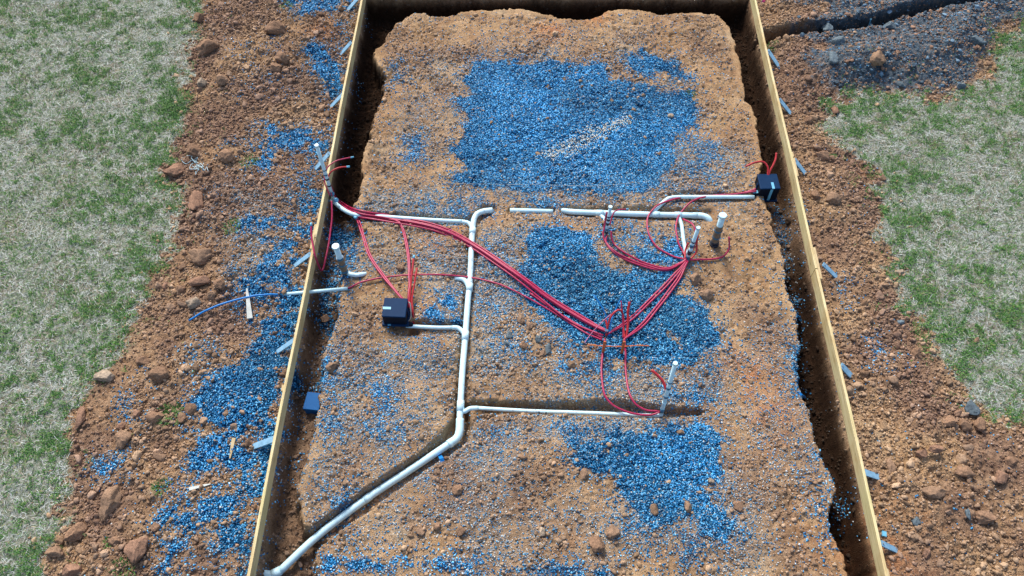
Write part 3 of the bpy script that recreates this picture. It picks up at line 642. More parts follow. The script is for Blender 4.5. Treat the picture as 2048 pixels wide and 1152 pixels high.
for a_ in ((692,24,720,-8,'grey stake at the far left corner under the top edge'),(678,112,703,84,'bent grey stake on the left board beside the upper left blue gravel'),
 (658,218,686,188,'grey stake on the left board above the white stack pipe'),(627,342,660,305,'grey stake crossing behind the tall white stack pipe'),
 (585,535,622,507,'grey stake on the left board just above the blue water line'),(551,706,592,678,'grey stake on the left board below the blue water line'),
 (500,896,553,876,'wide pale stake on the left board in the lower blue gravel'),(1563,141,1535,100,'grey stake on the right board nearest the side trench'),
 (1585,232,1558,198,'grey stake on the right board, second from the far end'),(1614,352,1588,318,'grey stake on the right board behind the right black box'),
 (1677,558,1646,528,'blue-grey stake at the splice of the right boards'),(1708,758,1682,730,'bright blue-grey stake midway down the near right board'),
 (1762,956,1722,942,'short grey stake on the near right board by the stony bank'),(1797,1103,1762,1086,'grey stake lowest on the right board near the bottom edge')):
    stake(*a_, w_=.095 if a_[0] in (500, 1708, 1762) else .078)
# ------------------------------------------------------------------ drains
def pipe_path(pts, z): return [P(p[0], p[1], p[2] if len(p) > 2 else z) for p in pts]
def collar(mb, p, d, r, L=.09): d = Vector(d).normalized(); return mb.add(sweep([p-d*L/2, p+d*L/2], r, 16))
def drain(name, loc_px, label, cat='drain pipe', group=None): return empty(name, P(*loc_px, -.1), label, cat, group)
D = drain('drain_pipe', (925,740), 'long white main drain pipe running down the pad and diagonally to the lower left corner')
main = RUNS['main'][0]
tube('main_run', main, .047, m_pvc_dirty, D, 6, 16)
diag = RUNS['diag'][0]
tube('diagonal_run', diag, .052, m_pvc, D, 10, 16)
tube('outlet_run', [P(560,1142,-.25), P(545,1149,-.26), P(525,1147,-.27), P(470,1139,-.28)], .052, m_pvc, D, 6, 16)
tube('elbow', [P(920,838,-.065), P(919,862,-.078), P(913,877,-.088), P(896,889,-.085)], .060, m_pvc, D, 6, 16)
for q_, d_, r_, l_ in ((P(553,1145,-.255), P(560,1142,-.25)-P(545,1149,-.26), .062, .12), (P(735,996,-.13), P(640,1068,-.16)-P(820,940,-.12), .058, .10), (P(900,887,-.084), P(910,880,-.08)-P(820,940,-.12), .064, .05)):
    mb = MB(); collar(mb, q_, d_, r_, l_); mb.build('coupling', m_pvc, D)
def tee(D, pts, z, r): tube('tee', pipe_path(pts, z), r, m_pvc, D, 6, 14)
tee(D, [(921,792),(926,822),(940,817),(956,816,-.06)], -.045, .034); tee(D, [(930,700),(930,672),(918,657),(905,655)], -.035, .036)
tee(D, [(937,598),(937,575),(928,560),(910,556)], -.03, .040); tee(D, [(944,480),(945,460),(938,447),(924,443)], -.025, .036)
for q_, d_, l_ in ((P(930.5,672,-.03), main[5]-main[7], .16), (P(939,575,-.03), main[4]-main[5], .14), (P(921,812,-.04), main[8]-main[7], .16), (P(945,462,-.03), main[3]-main[2], .12)):
    mb = MB(); collar(mb, q_, d_, .055, l_); mb.build('hub', m_pvc_dirty, D)
tube('lower_branch', RUNS['low'][0], .028, m_pvc_dirty, D, 6, 14)
tube('box_branch', RUNS['box'][0], .030, m_pvc, D, 6, 14)
tube('upper_left_branch', RUNS['upl'][0], .036, m_pvc, D, 8, 14)
mb = MB(); mb.add(sweep([P(1310,831,-.07), P(1322,830,-.068), P(1322,827,-.02)], .036, 14)); mb.build('end_elbow', m_pvc_dirty, D)
for q in ((1078,825),(1092,824)):
    p = P(*q, -.068); mb = MB(); mb.add(sweep([p+Vector((-.008,0,0)), p+Vector((.008,0,0))], .034, 14)); mb.build('strap', m_btape, D)
D = drain('drain_pipe', (1300,428), 'white drain pipe crossing the pad below the far gravel patch, with an end elbow')
tube('main_run', RUNS['mid'][0], .043, m_pvc, D, 6, 14)
tube('main_run', RUNS['cross'][0], .048, m_pvc, D, 6, 16)
tube('elbow', pipe_path([(1385,431),(1405,432),(1417,438,-.03),(1421,450,-.10)], -.02), .054, m_pvc, D, 6, 16)
tube('tee', pipe_path([(1185,426),(1200,430),(1208,440),(1211,462,-.05)], -.025), .040, m_pvc, D, 6, 14)
tube('riser_branch', RUNS['ris'][0], .034, m_pvc, D, 6, 14)
tube('box_branch', RUNS['rbox'][0], .034, m_pvc, D, 6, 14)
ax = P(1300,429,-.02)-P(1205,426,-.02)
for q in ((1200,426),(1312,429),(1356,430)): mb = MB(); collar(mb, P(*q, -.01), ax, .055, .12); mb.build('hub', m_pvc, D)
D = drain('pipe_stub', (705,548), 'short white pipe elbow poking out of the left trench wall below the capped riser')
tube('stub', [Gp(693,545,-.06), Gp(700,548,.03), Gp(711,550,.035), Gp(722,549,.03), Gp(732,548,-.03)], .036, m_pvc_dirty, D, 6, 14)
# ------------------------------------------------------------------ risers
def riser(base, top_px, r, label, bands=(), wrap=None, cap=True, name='riser_pipe', ring=None, capr=1.18, tails=()):
    top = near_top(base, *top_px); d = top-base; L = d.length; d.normalize()
    E = empty(name, base, label, 'pipe', 'white pipes standing up from the ground')
    mb = MB(); mb.add(sweep([base-d*.06, top], r, 16)); mb.build('pipe', m_pvc, E)
    if cap:
        mb = MB(); mb.add(sweep([top-d*.035, top-d*.004, top+d*.004], [r*capr, r*capr, r*capr*.9], 16)); mb.build('cap', m_pvc, E)
    if wrap:
        t0, t1 = wrap; n_ = 7; pth = [base+d*L*(t0+(t1-t0)*i/n_) for i in range(n_+1)]
        mb = MB(); mb.add(sweep(pth, [r*1.22*(1+.05*math.sin(i*2.7)) for i in range(n_+1)], 14)); mb.build('foam_wrap', m_paper, E)
    for t, hgt, m in bands:
        p = base+d*L*t; mb = MB(); k_ = 1.34 if wrap else 1.15
        mb.add(sweep([p-d*hgt/2, p+d*hgt/2], r*k_, 14)); mb.build('tape_band', m, E)
    if ring:
        mb = MB(); mb.add(sweep([base+d*.0, base+d*.05], r*1.55, 16)); mb.build('base_collar', m_btape, E)
    return E, base, top, d, L
R1 = riser(P(668,402,-.06), (633,290), .030, 'tall white stack pipe leaning over the left form board, bound with red tubes', bands=((.30,.03,m_btape),(.42,.035,m_btape),(.50,.03,m_tape),(.14,.05,m_tape),(.58,.015,m_btape)), capr=1.12)
riser(Gp(691,547,-.02), (671,492), .045, 'capped white riser wrapped in brown foam standing in the left trench', bands=((.12,.04,m_tape),(.36,.04,m_tape),(.58,.035,m_tape)), wrap=(.0,.60), capr=1.35)
riser(Gp(1212,470,0), (1221,413), .026, 'slim capped riser on the pad below the far gravel patch, left of the other two', bands=((.12,.06,m_btape),(.22,.05,m_tape),(.42,.06,m_btape),(.56,.05,m_btape),(.66,.03,m_btape)), capr=1.3)
riser(Gp(1374,520,0), (1397,455), .031, 'white riser leaning right out of the knot of red tubes', bands=((.10,.07,m_tape),(.26,.10,m_btape),(.34,.04,m_pvc),(.46,.07,m_tape),(.58,.03,m_btape)), capr=1.12)
riser(Gp(1428,489,0), (1446,430), .050, 'thick capped riser wrapped in brown foam, rightmost on the pad', bands=((.10,.06,m_btape),(.28,.04,m_tape),(.50,.035,m_tape)), wrap=(.06,.66), ring=True, capr=1.28)
riser(P(1322,829,-.07), (1351,726), .030, 'white riser with tape bands at the end of the lower drain branch', bands=((.10,.10,m_tape),(.26,.03,m_pvc_dirty),(.38,.05,m_tape),(.55,.05,m_tape),(.66,.03,m_tape)), capr=1.1)
# ------------------------------------------------------------------ red tubes
GR = 'red flexible tubes laid across the pad'
def rtube(pts, label, r=.0155, m=m_red, ends=(), wig=.0015, cat='tube', n=8, name='flexible_tube', group=GR):
    q = [Gp(u, v, max(dz, 0)+r*.8) if z_ is None else P(u, v, z_) for (u, v, dz, z_) in [(p+(0, None))[:4] if len(p) == 2 else (p+(None,))[:4] for p in pts]]
    E = empty(name, q[0], label, cat, group)
    tube('tube', q, r, m, E, n, 8, wig)
    for e_ in ends:
        a_, b_ = (q[0], q[1]) if e_ == 0 else (q[-1], q[-2]); d = (b_-a_).normalized()
        mb = MB(); mb.add(sweep([a_-d*.012, a_+d*.045], r*1.25, 10)); mb.build('end_tape', m_ltape, E)
    return E
A = [(655,360,.35),(664,385,.22),(684,405,.12),(715,420,.08),(780,431,.05),(870,449,.03),(940,481,.07),(1030,541,.05),(1100,593,.03),(1170,636,.03),(1214,662,.05)]
def off(pts, du, dv, dz=0): return [(p[0]+du*min(1, i/2)*(1 if i < len(pts)-1 else .3), p[1]+dv*min(1, i/2)*(1 if i < len(pts)-1 else .3), p[2]+dz) for i, p in enumerate(pts)]
rtube(A, 'uppermost red tube of the long bundle from the white stack pipe to the pad centre')
rtube(off(A, 0, 4, .0), 'second red tube from the top in the long diagonal bundle')
rtube(off(A, 0, 8.5, .0), 'third red tube from the top in the long diagonal bundle')
rtube(off(A, -1, 12.5, -.01)[:7]+[(1030,556,.04),(1085,600,.03),(1145,645,.03),(1206,671,.05)], 'lowest red tube of the long diagonal bundle, sagging apart near the pad centre')
rtube(off(A, 0, 6, .028), 'red tube lying on top of the long diagonal bundle')
rtube([(660,372,.2),(672,402,.12),(700,428,.05),(712,436,.04),(724,470),(738,512,.02),(768,556,.05),(806,600,.14)], 'red tube curving from the stack pipe down to the left black box')
rtube([(662,372,.22),(676,402,.14),(704,426,.06),(718,440,.03),(728,471),(742,512,.02),(772,556,.05),(810,604,.14)], 'red tube running alongside the curved one into the left black box')
rtube([(712,437,.03),(760,438,.03),(795,443,.03),(808,472,.02),(816,520,.03),(820,590,.06),(824,648,.03)], 'red tube looping over the white branch pipe and down past the left box')
rtube([(780,438,.05),(800,446,.04),(813,480,.03),(820,540,.05),(817,600,.06),(828,652,.02)], 'red tube beside it, right strand of the loop at the left box')
rtube([(828,512,.25),(824,545,.2),(820,590,.12),(822,620,.05),(830,654,.02)], 'bright red upright tube end with blue tip above the left box', m=m_red2, ends=(0,))
rtube([(834,536,.2),(830,560,.16),(824,600,.10),(826,625,.05),(828,652,.02)], 'short bright red tube end beside the left box', m=m_red2)
rtube([(622,447,.4),(624,480,.3),(631,514,.2,.22),(643,541,0,-.10),(651,518,0,-.08),(660,470,0,-.02),(664,430,0,.06),(663,402,0,.14)], 'red tube hanging in a deep loop over the left board below the stack pipe', ends=(0,))
rtube([(660,392,0,.16),(650,366,0,.3),(652,340,0,.42),(672,322,0,.45),(706,314,0,.40)], 'upper thin red tube end with blue tip arching over the left board', ends=(-1,), r=.011)
rtube([(664,392,0,.16),(656,366,0,.28),(660,346,0,.36),(676,336,0,.38),(698,333,0,.34)], 'lower thick red tube end with blue tip arching over the left board', ends=(-1,), r=.014, m=m_red2)
rtube([(696,577,0,-.02),(730,562,.04),(790,552,.05),(860,549,.06),(935,554,.06),(1000,569,.03),(1060,598,.03),(1120,633,.02),(1170,665,.02),(1205,680,.03)], 'single red tube from the white water sleeve across the pad to its centre', r=.014)
rtube([(1205,676,.03),(1165,655,.02),(1140,640,.02),(1110,622,.02),(1060,586,.02)], 'short red tube tucked beneath the long bundle near the pad centre')
for i, (du, dv) in enumerate(((0,0),(4,3))):
    rtube([(1373,522,.05),(1345+du,552+dv,.03),(1300+du,598+dv,.03),(1255+du,640+dv,.03),(1215,668,.05)], ('upper','lower')[i]+' red tube of the left pair running from the leaning riser to the pad centre')
    rtube([(1376,522,.05),(1352+du,560+dv,.03),(1318+du,606+dv,.03),(1283+du,648+dv,.03),(1249,678,.05)], ('upper','lower')[i]+' red tube of the right pair running from the leaning riser to the pad centre')
rtube([(1214,424,.3),(1209,452,.1),(1208,478,.02),(1232,508,.02),(1278,530,.02),(1328,541,.02),(1358,530,.02),(1372,518,.05)], 'outer red tube looping under the slim capped riser')
rtube([(1222,462,.1),(1226,484,.02),(1246,503,.02),(1286,524,.02),(1330,536,.02),(1356,528,.02),(1372,519,.05)], 'inner red tube looping under the slim capped riser')
rtube([(1214,470,.04),(1213,486,.02),(1238,508,.04),(1282,527,.03),(1330,539,.04),(1360,528,.03),(1372,519,.05)], 'middle red tube looping under the slim capped riser')
rtube([(1220,450,.2),(1226,428,.3),(1236,420,.32),(1256,418,.26)], 'short red tube end with blue tip arching over the crossing drain', ends=(-1,), r=.011)
rtube([(1512,378,0,.10),(1480,387,.04),(1430,391,.04),(1370,394,.05),(1320,408,.08),(1297,432,.08),(1296,462,.04),(1312,492,.02),(1345,512,.02),(1374,519,.05)], 'red tube from the right box making the wide left loop')
rtube([(1513,382,0,.08),(1470,388,.05),(1420,392,.06),(1385,402,.08),(1360,428,.08),(1352,452,.04),(1356,482,.02),(1366,504,.03),(1376,517,.06)], 'red tube from the right box making the narrow inner loop')
rtube([(1372,517,.04),(1386,498,.15),(1392,474,.28),(1386,450,.32),(1366,438,.22)], 'red tube hooped behind the leaning riser')
rtube([(1380,519,.04),(1392,505,.1),(1394,482,.22),(1396,470,.25)], 'short red tube end strapped to the leaning riser', m=m_red2)
rtube([(1370,517,.05),(1371,500,.12),(1377,485,.2)], 'short bright red tube stub left of the leaning riser', m=m_red2, r=.016)
rtube([(1378,520,.04),(1400,519,.02),(1428,518,.02),(1447,512,.03),(1458,497,.10),(1458,474,.25)], 'red tube curling up at the right of the thick capped riser', ends=())
rtube([(1210,678,.05),(1206,700,.02),(1203,740,.02),(1208,785,.03),(1226,810,0,.03),(1262,826,0,.01),(1298,830,0,-.01),(1320,824,0,.02)], 'left red tube of the two looping down to the lower riser')
rtube([(1249,676,.05),(1251,710,.02),(1252,750,.02),(1262,795,.04),(1286,818,0,.03),(1318,823,0,.02)], 'right red tube of the two looping down to the lower riser')
rtube([(1320,826,0,.0),(1328,808,.08),(1333,785,.2),(1324,760,.32),(1303,740,.36)], 'bright red tube end bending left off the lower riser', m=m_red2, ends=(), r=.022)
rtube([(1535,352,0,.18),(1536,336,0,.26),(1527,324,0,.30),(1510,325,0,.30),(1491,333,0,.26)], 'bright red tube end bending left above the right box', m=m_red2, r=.017)
rtube([(1536,352,0,.18),(1543,336,0,.26),(1550,322,0,.32),(1553,306,0,.38)], 'bright red tube end standing straight above the right box', m=m_red2, r=.017)
# centre knot
rtube([(1212,672,.02),(1216,650,.12),(1224,630,.25),(1238,620,.28),(1246,630,.22),(1247,655,.1),(1249,676,.03)], 'red tube bent in an arch over the centre knot', m=m_red2, r=.016)
rtube([(1252,676,.02),(1256,650,.12),(1256,625,.25),(1259,604,.34)], 'thick red tube standing up right of the centre arch', m=m_red2, r=.020)
rtube([(1246,676,.02),(1246,650,.12),(1244,620,.25),(1242,602,.32)], 'thin red tube standing up through the centre arch', r=.011)
rtube([(1212,668,.02),(1214,655,.08),(1212,640,.15)], 'short red tube stub left in the centre knot', m=m_red2, r=.013)
rtube([(1217,672,.02),(1215,642,.14),(1206,618,.25),(1188,590,.36)], 'blue tube end leaning left out of the centre knot', m=m_bluet, r=.011, group='blue tube ends at the pad centre', cat='tube')
rtube([(1219,672,.02),(1222,645,.14),(1233,615,.26),(1246,590,.36)], 'blue tube end leaning right out of the centre knot', m=m_bluet, r=.011, group='blue tube ends at the pad centre', cat='tube')
rtube([(1169,686,.02),(1182,668,.08),(1200,648,.18),(1222,628,.26)], 'thin pink tube arching left from the centre arch', m=m_pink, r=.0065)
def tape(q, r, h, label, m=m_tape, tilt=(0,0,1)):
    p = q; d = Vector(tilt).normalized(); mb = MB(); mb.add(sweep([p-d*h/2, p-d*h*.2, p+d*h*.2, p+d*h/2], [r*.92, r, r*.97, r*.9], 12))
    return tag(mb.build('tape_wrap', m), label, 'tape', 'blue-grey tape holding tubes together')
tape(Gp(1213,662,.07), .032, .05, 'blue-grey tape wound round the left tubes of the centre knot')
tape(Gp(1207,680,.03), .030, .04, 'tape at the foot of the left tubes in the centre knot', tilt=(.3,1,.3))
tape(Gp(1250,660,.07), .026, .05, 'tape wound round the right tubes of the centre knot')
tape(Gp(1374,517,.05), .050, .05, 'wide tape binding the tubes at the foot of the leaning riser', tilt=(-.4,-.3,1))
tape(P(711,435,.05), .024, .05, 'tape on the tube pair at the white branch pipe', m=m_ltape, tilt=(1,-.5,0))
tape(P(672,400,.10), .040, .05, 'tape round the bundle just below the white stack pipe', m=m_ltape, tilt=(1,-.7,.6))
tape(P(664,388,.16), .042, .06, 'dark tape round the bundle against the white stack pipe', tilt=(.4,-.4,1))
mb = MB(); rod(mb, P(562,589,.09), P(695,577,.0), .028, 14)
E = empty('water_sleeve', P(562,589,.09), 'straight white sleeve pipe crossing under the left form board', 'pipe'); mb.build('pipe', m_pvc, E)
mb = MB(); collar(mb, P(563.5,588.9,.089), P(695,577,0)-P(562,589,0), .029, .03); mb.build('rim', m_pvc, E)
rtube([(566,589,0,.09),(535,589,.05),(500,593,.08),(450,606,.07),(410,622,.05),(378,641,.02)], 'blue water tube curving out over the left gravel from the white sleeve', m=m_bluet, r=.016, name='water_tube', group='blue water line', cat='tube')
# ------------------------------------------------------------------ boxes
def tapered(mb, c, w0, d0, w1, d1, z0, z1, rz=0):
    cr, sr = math.cos(rz), math.sin(rz); V = []
    for (ww, dd, zz) in ((w0, d0, z0), (w1, d1, z1)):
        for sx, sy in ((-1,-1),(1,-1),(1,1),(-1,1)):
            x, y = sx*ww/2, sy*dd/2; V.append((c.x+x*cr-y*sr, c.y+x*sr+y*cr, zz))
    return mb.add((V, [(3,2,1,0),(4,5,6,7),(0,1,5,4),(1,2,6,5),(2,3,7,6),(3,0,4,7)]), False)
def tub_box(cu, cv, zb, h, wd, dp, rz, label, tapes, spout):
    c = P(cu, cv, zb+h); c = Vector((c.x, c.y, zb))
    E = empty('trap_box', c, label, 'box', 'black plastic boxes for the tub drains')
    mb = MB(); tapered(mb, c, wd*.98, dp*.98, wd, dp, zb, zb+h, rz); mb.build('body', m_black, E, .012)
    mb = MB(); tapered(mb, c, wd*1.03, dp*1.03, wd*1.0, dp*1.0, zb+h, zb+h+.022, rz); mb.build('lid', m_navy, E, .008)
    mb = MB(); tapered(mb, c, wd*1.16, dp*1.14, wd*1.14, dp*1.12, zb+.02, zb+.06, rz); mb.build('flange', m_navy, E, .008)
    cr, sr = math.cos(rz), math.sin(rz)
    def loc(x, y, z): return Vector((c.x+x*cr-y*sr, c.y+x*sr+y*cr, z))
    for (x, y, z, hx, hy, hz_) in tapes:
        mb = MB(); mb.box(loc(x, y, zb+z), Vector((cr, sr, 0))*hx, Vector((-sr, cr, 0))*hy, (0, 0, hz_)); mb.build('tape_strip', m_ltape, E)
    for s in (-1, 1):
        mb = MB(); mb.box(loc(s*wd*.52, 0, zb+h*.5), Vector((cr, sr, 0))*.006, Vector((-sr, cr, 0))*.02, (0, 0, h*.40)); mb.build('side_rib', m_navy, E)
    a_ = loc(*spout[0]); b_ = loc(*spout[1]); mb = MB(); rod(mb, a_, b_, .043, 16); mb.build('outlet', m_black, E)
    return c, loc
c1, l1 = tub_box(790, 616, -.03, .26, .36, .34, -.04, 'black plastic box with light blue tape in the left half of the pad', [(-.12,-.02,.2845,.062,.022,.002),(-.09,-.189,.065,.025,.012,.004)], ((.15,-.13,-.04+.03),(.26,-.14,-.04)))
mb = MB(); tubep = [l1(.17,.14,.2), l1(.22,.10,.22), l1(.24,.0,.18), l1(.24,-.08,.1), l1(.2,-.12,.05)]
tag(tube('wire_loop', tubep, .008, m_metal), 'grey cord looped down the right side of the left black box', 'cord')
c2, l2 = tub_box(1537, 364, -.16, .34, .34, .33, .02, 'dark blue-black plastic box at the right trench edge beneath the two red tube ends', [(.03,-.170,.20,.022,.004,.14),(.05,-.10,.3645,.022,.07,.002)], ((-.10,-.10,.0),(-.24,-.11,.0)))
mb = MB(); mb.box(l2(-.21,-.10,.045), (.05,0,0), (0,.03,0), (0,0,.004)); tag(mb.build('tape_wrap', m_ltape), 'light blue tape where the white branch enters the right box', 'tape', 'blue-grey tape holding tubes together')
# blue open box in the left trench
c3 = P(626, 802, -.12); E = empty('blue_box', Vector((c3.x, c3.y, -.42)), 'small square blue box standing in the left trench', 'box')
mb = MB(); tapered(mb, Vector((c3.x, c3.y, 0)), .22, .26, .23, .27, -.42, -.14, -.12); mb.build('body', m_bluebox, E, .01)
mb = MB(); tapered(mb, Vector((c3.x, c3.y, 0)), .245, .285, .24, .28, -.14, -.12, -.12); mb.build('lid', m_bluebox, E, .006)
# orange frame at the centre
E = empty('orange_frame', Gp(1207,712), 'orange rusty bar on two short stakes carrying the centre knot of tubes', 'stake')
q = [Gp(1175,689,.05), Gp(1205,692,.06), Gp(1246,693,.06), Gp(1275,691,.05), Gp(1299,692,.04)]
mb = MB(); mb.add(sweep(spline(q, 8), [.009+.004*math.sin(i*1.9) for i in range(33)], 8)); mb.build('crossbar', m_orange, E)
for u in (1207, 1245):
    b_ = Gp(u, 708, -.02); t_ = near_top(b_, u+1, 684); mb = MB(); mb.box((b_+t_)/2, (.02,0,0), (0,.007,0), (0,0,(t_-b_).length/2+.02)); mb.build('stake', m_orange, E)
# ------------------------------------------------------------------ strings
def string(pts, label, r=.0028):
    q = [Gp(u, v, .015) for u, v in pts]; o = tube('mason_string', q, r, m_string, None, 6, 5); return tag(o, label, 'string', 'pale mason strings lying on the pad')
string([(880,366),(960,368),(1100,370),(1190,372),(1260,366),(1340,358),(1420,352),(1500,350)], 'pale string lying across the lower edge of the far blue gravel patch')
string([(705,508),(735,498),(800,501),(860,505),(920,515),(1000,520),(1100,519),(1200,521),(1290,519)], 'pale string lying across the middle of the pad under the red tubes')
# ------------------------------------------------------------------ scraps, bits
def scrap(u0, v0, u1, v1, w_, th, m, name, label, cat, taper=.4, dz=.02, group=None):
    a_ = Gp(u0, v0, dz); b_ = Gp(u1, v1, dz); d = (b_-a_); L = d.length; d.normalize(); s = d.cross(Vector((0,0,1))).normalized(); up = s.cross(d)
    V = []; F1 = []
    for t, k_ in ((0, taper), (.3, (taper+1)/2), (1, 1)):
        p = a_+d*L*t
        for sx, sy in ((-1,-1),(1,-1),(1,1),(-1,1)): V.append(p+s*(sx*w_/2*k_)+up*(sy*th/2))
    for i in range(2):
        for k in range(4): F1.append((i*4+k, i*4+(k+1) % 4, (i+1)*4+(k+1) % 4, (i+1)*4+k))
    F1 += [(3,2,1,0), (8,9,10,11)]
    mb = MB(); mb.add((V, F1), False); return tag(mb.build(name, m), label, cat, group)
scrap(494,578,500,637,.085,.03,m_palewood,'wooden_wedge','pale pointed wedge lying across the blue water tube','wood scrap', .25, .05)
scrap(460,917,468,876,.055,.025,m_tanwood,'wooden_wedge','yellow splinter of wood on the lower left blue gravel','wood scrap', .25)
scrap(421,968,378,978,.05,.012,m_palewood,'wood_sliver','long white sliver in the lower left blue gravel','wood scrap', .2)
scrap(643,156,651,166,.03,.012,m_tanwood,'wood_sliver','tiny yellow wood chip beside the upper left gravel','wood scrap', .4)
scrap(1587,628,1598,634,.06,.03,m_bluet,'blue_scrap','small bright blue scrap in the right trench','plastic scrap', .8, -.02)
scrap(1601,788,1609,794,.06,.03,m_bluet,'blue_scrap','small blue scrap on the right edge of the pad','plastic scrap', .8)
scrap(880,913,884,920,.06,.05,m_bluet,'blue_scrap','blue peg tucked under the diagonal drain','plastic scrap', .8, .02)
scrap(1768,1063,1768,1073,.06,.03,m_ltape,'blue_scrap','light blue scrap just outside the right board low down','plastic scrap', .9)
scrap(1742,118-80,1738,50,.02,.02,m_ltape,'wire_marker','pale wire marker standing in the side trench','marker', .8, .1)
scrap(1362,502,1366,506,.05,.02,m_tanwood,'wood_chip','small pale chip between the looping red tubes','wood scrap', .8) if False else None
E = empty('tangled_wire', Gp(390,335), 'tangle of pale wire on the left clay bank beside the lawn', 'wire')
for k in range(9):
    pts = []; u, v = 392+random.uniform(-6, 10), 333+random.uniform(-7, 8)
    for i in range(5): pts.append(Gp(u, v, .02+random.random()*.08)); u += random.uniform(-11, 11); v += random.uniform(-8, 9)
    tube('wire', pts, .004, m_pvc, E, 5, 5)
# marking flag and bluish wires at the far right corner
E = empty('marker_flag', Gp(1519,18), 'pink flag on a wire at the far right corner of the boards', 'flag')
b_ = Gp(1519,18); mb = MB(); rod(mb, b_-Vector((0,0,.05)), b_+Vector((0,0,.22)), .004, 6); mb.build('wire', m_metal, E)
mb = MB(); mb.box(b_+Vector((.035,0,.19)), (.03,0,0), (0,.002,.0), (0,0,.025)); mb.build('cloth', simple('pink_cloth', (.8,.05,.3)), E)
# ------------------------------------------------------------------ weeds
def weed(u, v, r, h, label, nb=160, flat=.6):
    c = Gp(u, v); V = []; F1 = []; C_ = []
    for k in range(nb):
        a_ = random.random()*6.283; rr = r*random.random()**.6; x = math.cos(a_)*rr; y = math.sin(a_)*rr; z0 = hz(c.x+x, c.y+y)-c.z
        az = a_+random.uniform(-1, 1); L = h*random.uniform(.5, 1.1); ti = random.uniform(.3, 1.3); d = Vector((math.cos(az)*math.cos(ti), math.sin(az)*math.cos(ti), math.sin(ti))); s = Vector((-math.sin(az), math.cos(az), 0))*.007
        p = Vector((x, y, z0)); m1 = p+d*L*.55; tip = p+d*L+Vector((math.cos(az), math.sin(az), -.4))*L*.2; i = len(V)
        V += [p, m1-s, m1+s, tip]; F1 += [(i, i+1, i+2), (i+1, i+3, i+2)]
        t = random.random(); cc = [(.035+.07*t)*1, .12+.10*t, .02+.03*t]; C_ += [cc]*4
    me = npmesh('weed', np.array([tuple(p) for p in V]), np.array(F1), np.array(C_)); o = link('weed', me, m_grass); o.location = c
    return tag(o, label, 'weed', 'green weeds rooted in the clay')
for a_ in ((352,205,.32,.10,'large dark green weed clump where the left lawn meets the clay',420),(500,325,.16,.07,'small weed beside the left blue gravel arm',110),(465,455,.14,.07,'weed below the wire tangle on the left clay',120),
 (343,830,.17,.08,'bright green weed at the edge of the big left gravel patch',200),(323,976,.11,.06,'little weed on the lower left clay',90),(247,1142,.14,.06,'weed at the bottom left edge of the photo',110),
 (1655,212,.16,.08,'weed on the right bank at the corner of the lawn',160),(1380,188,.09,.04,'faint weed at the right tip of the far gravel patch',60),(574,14,.12,.06,'weed at the top left near the far gravel',90),(1545,92,.10,.06,'weed by the far right board at the side trench',90),(218,1085,.07,.05,'tiny sprout below the lower left clay lumps',50)):
    weed(*a_[:4], a_[4], a_[5])
# ------------------------------------------------------------------ large clods, each its own
def clod(u, v, wpx, hpx, label, kind='clay'):
    s = mpp(v); a_, b_ = wpx*s/2, hpx*s/2/.86; c = Gp(u, v+hpx*.15); sd_ = random.random()*90
    V0, F0 = ICO4; V = V0.copy(); ang = kind != 'clay'
    # facets: flatten along random planes for a broken look
    for k in range(10 if not ang else 14):
        n_ = rng.normal(size=3); n_ /= np.linalg.norm(n_); lim = .50+.32*rng.random(); dd = V@n_; V = V-np.where(dd > lim, dd-lim, 0)[:, None]*n_*.92
    V = V*(1+vhash(V0, 1.6, sd_)[:, None]*.45+vhash(V0, 4.5, sd_)[:, None]*.34+vhash(V0, 11, sd_)[:, None]*.22)
    V = V*np.array([a_, b_, min(a_, b_)*.85]); V[:, 2] += min(a_, b_)*.35
    base = {'clay': (.25,.155,.10), 'tan': (.27,.175,.115), 'grey': (.11,.15,.175), 'pale': (.33,.26,.19), 'red': (.26,.155,.105)}[kind]
    C_ = np.array(base)*(.9+.25*random.random())*(1+vhash(V0, 3, sd_+3)[:, None]*.6)*np.ones((len(V), 3))
    o = link('clay_clod' if kind in ('clay', 'tan', 'red') else 'rock', npmesh('clod', V, F0, np.clip(C_, 0, 1)), m_clod if kind in ('clay','tan','red') else m_rock, smooth=False); o.location = c
    return tag(o, label, 'clod' if kind in ('clay','tan','red') else 'rock', 'large clods on the spoil banks' if kind in ('clay','tan','red') else 'single rocks')
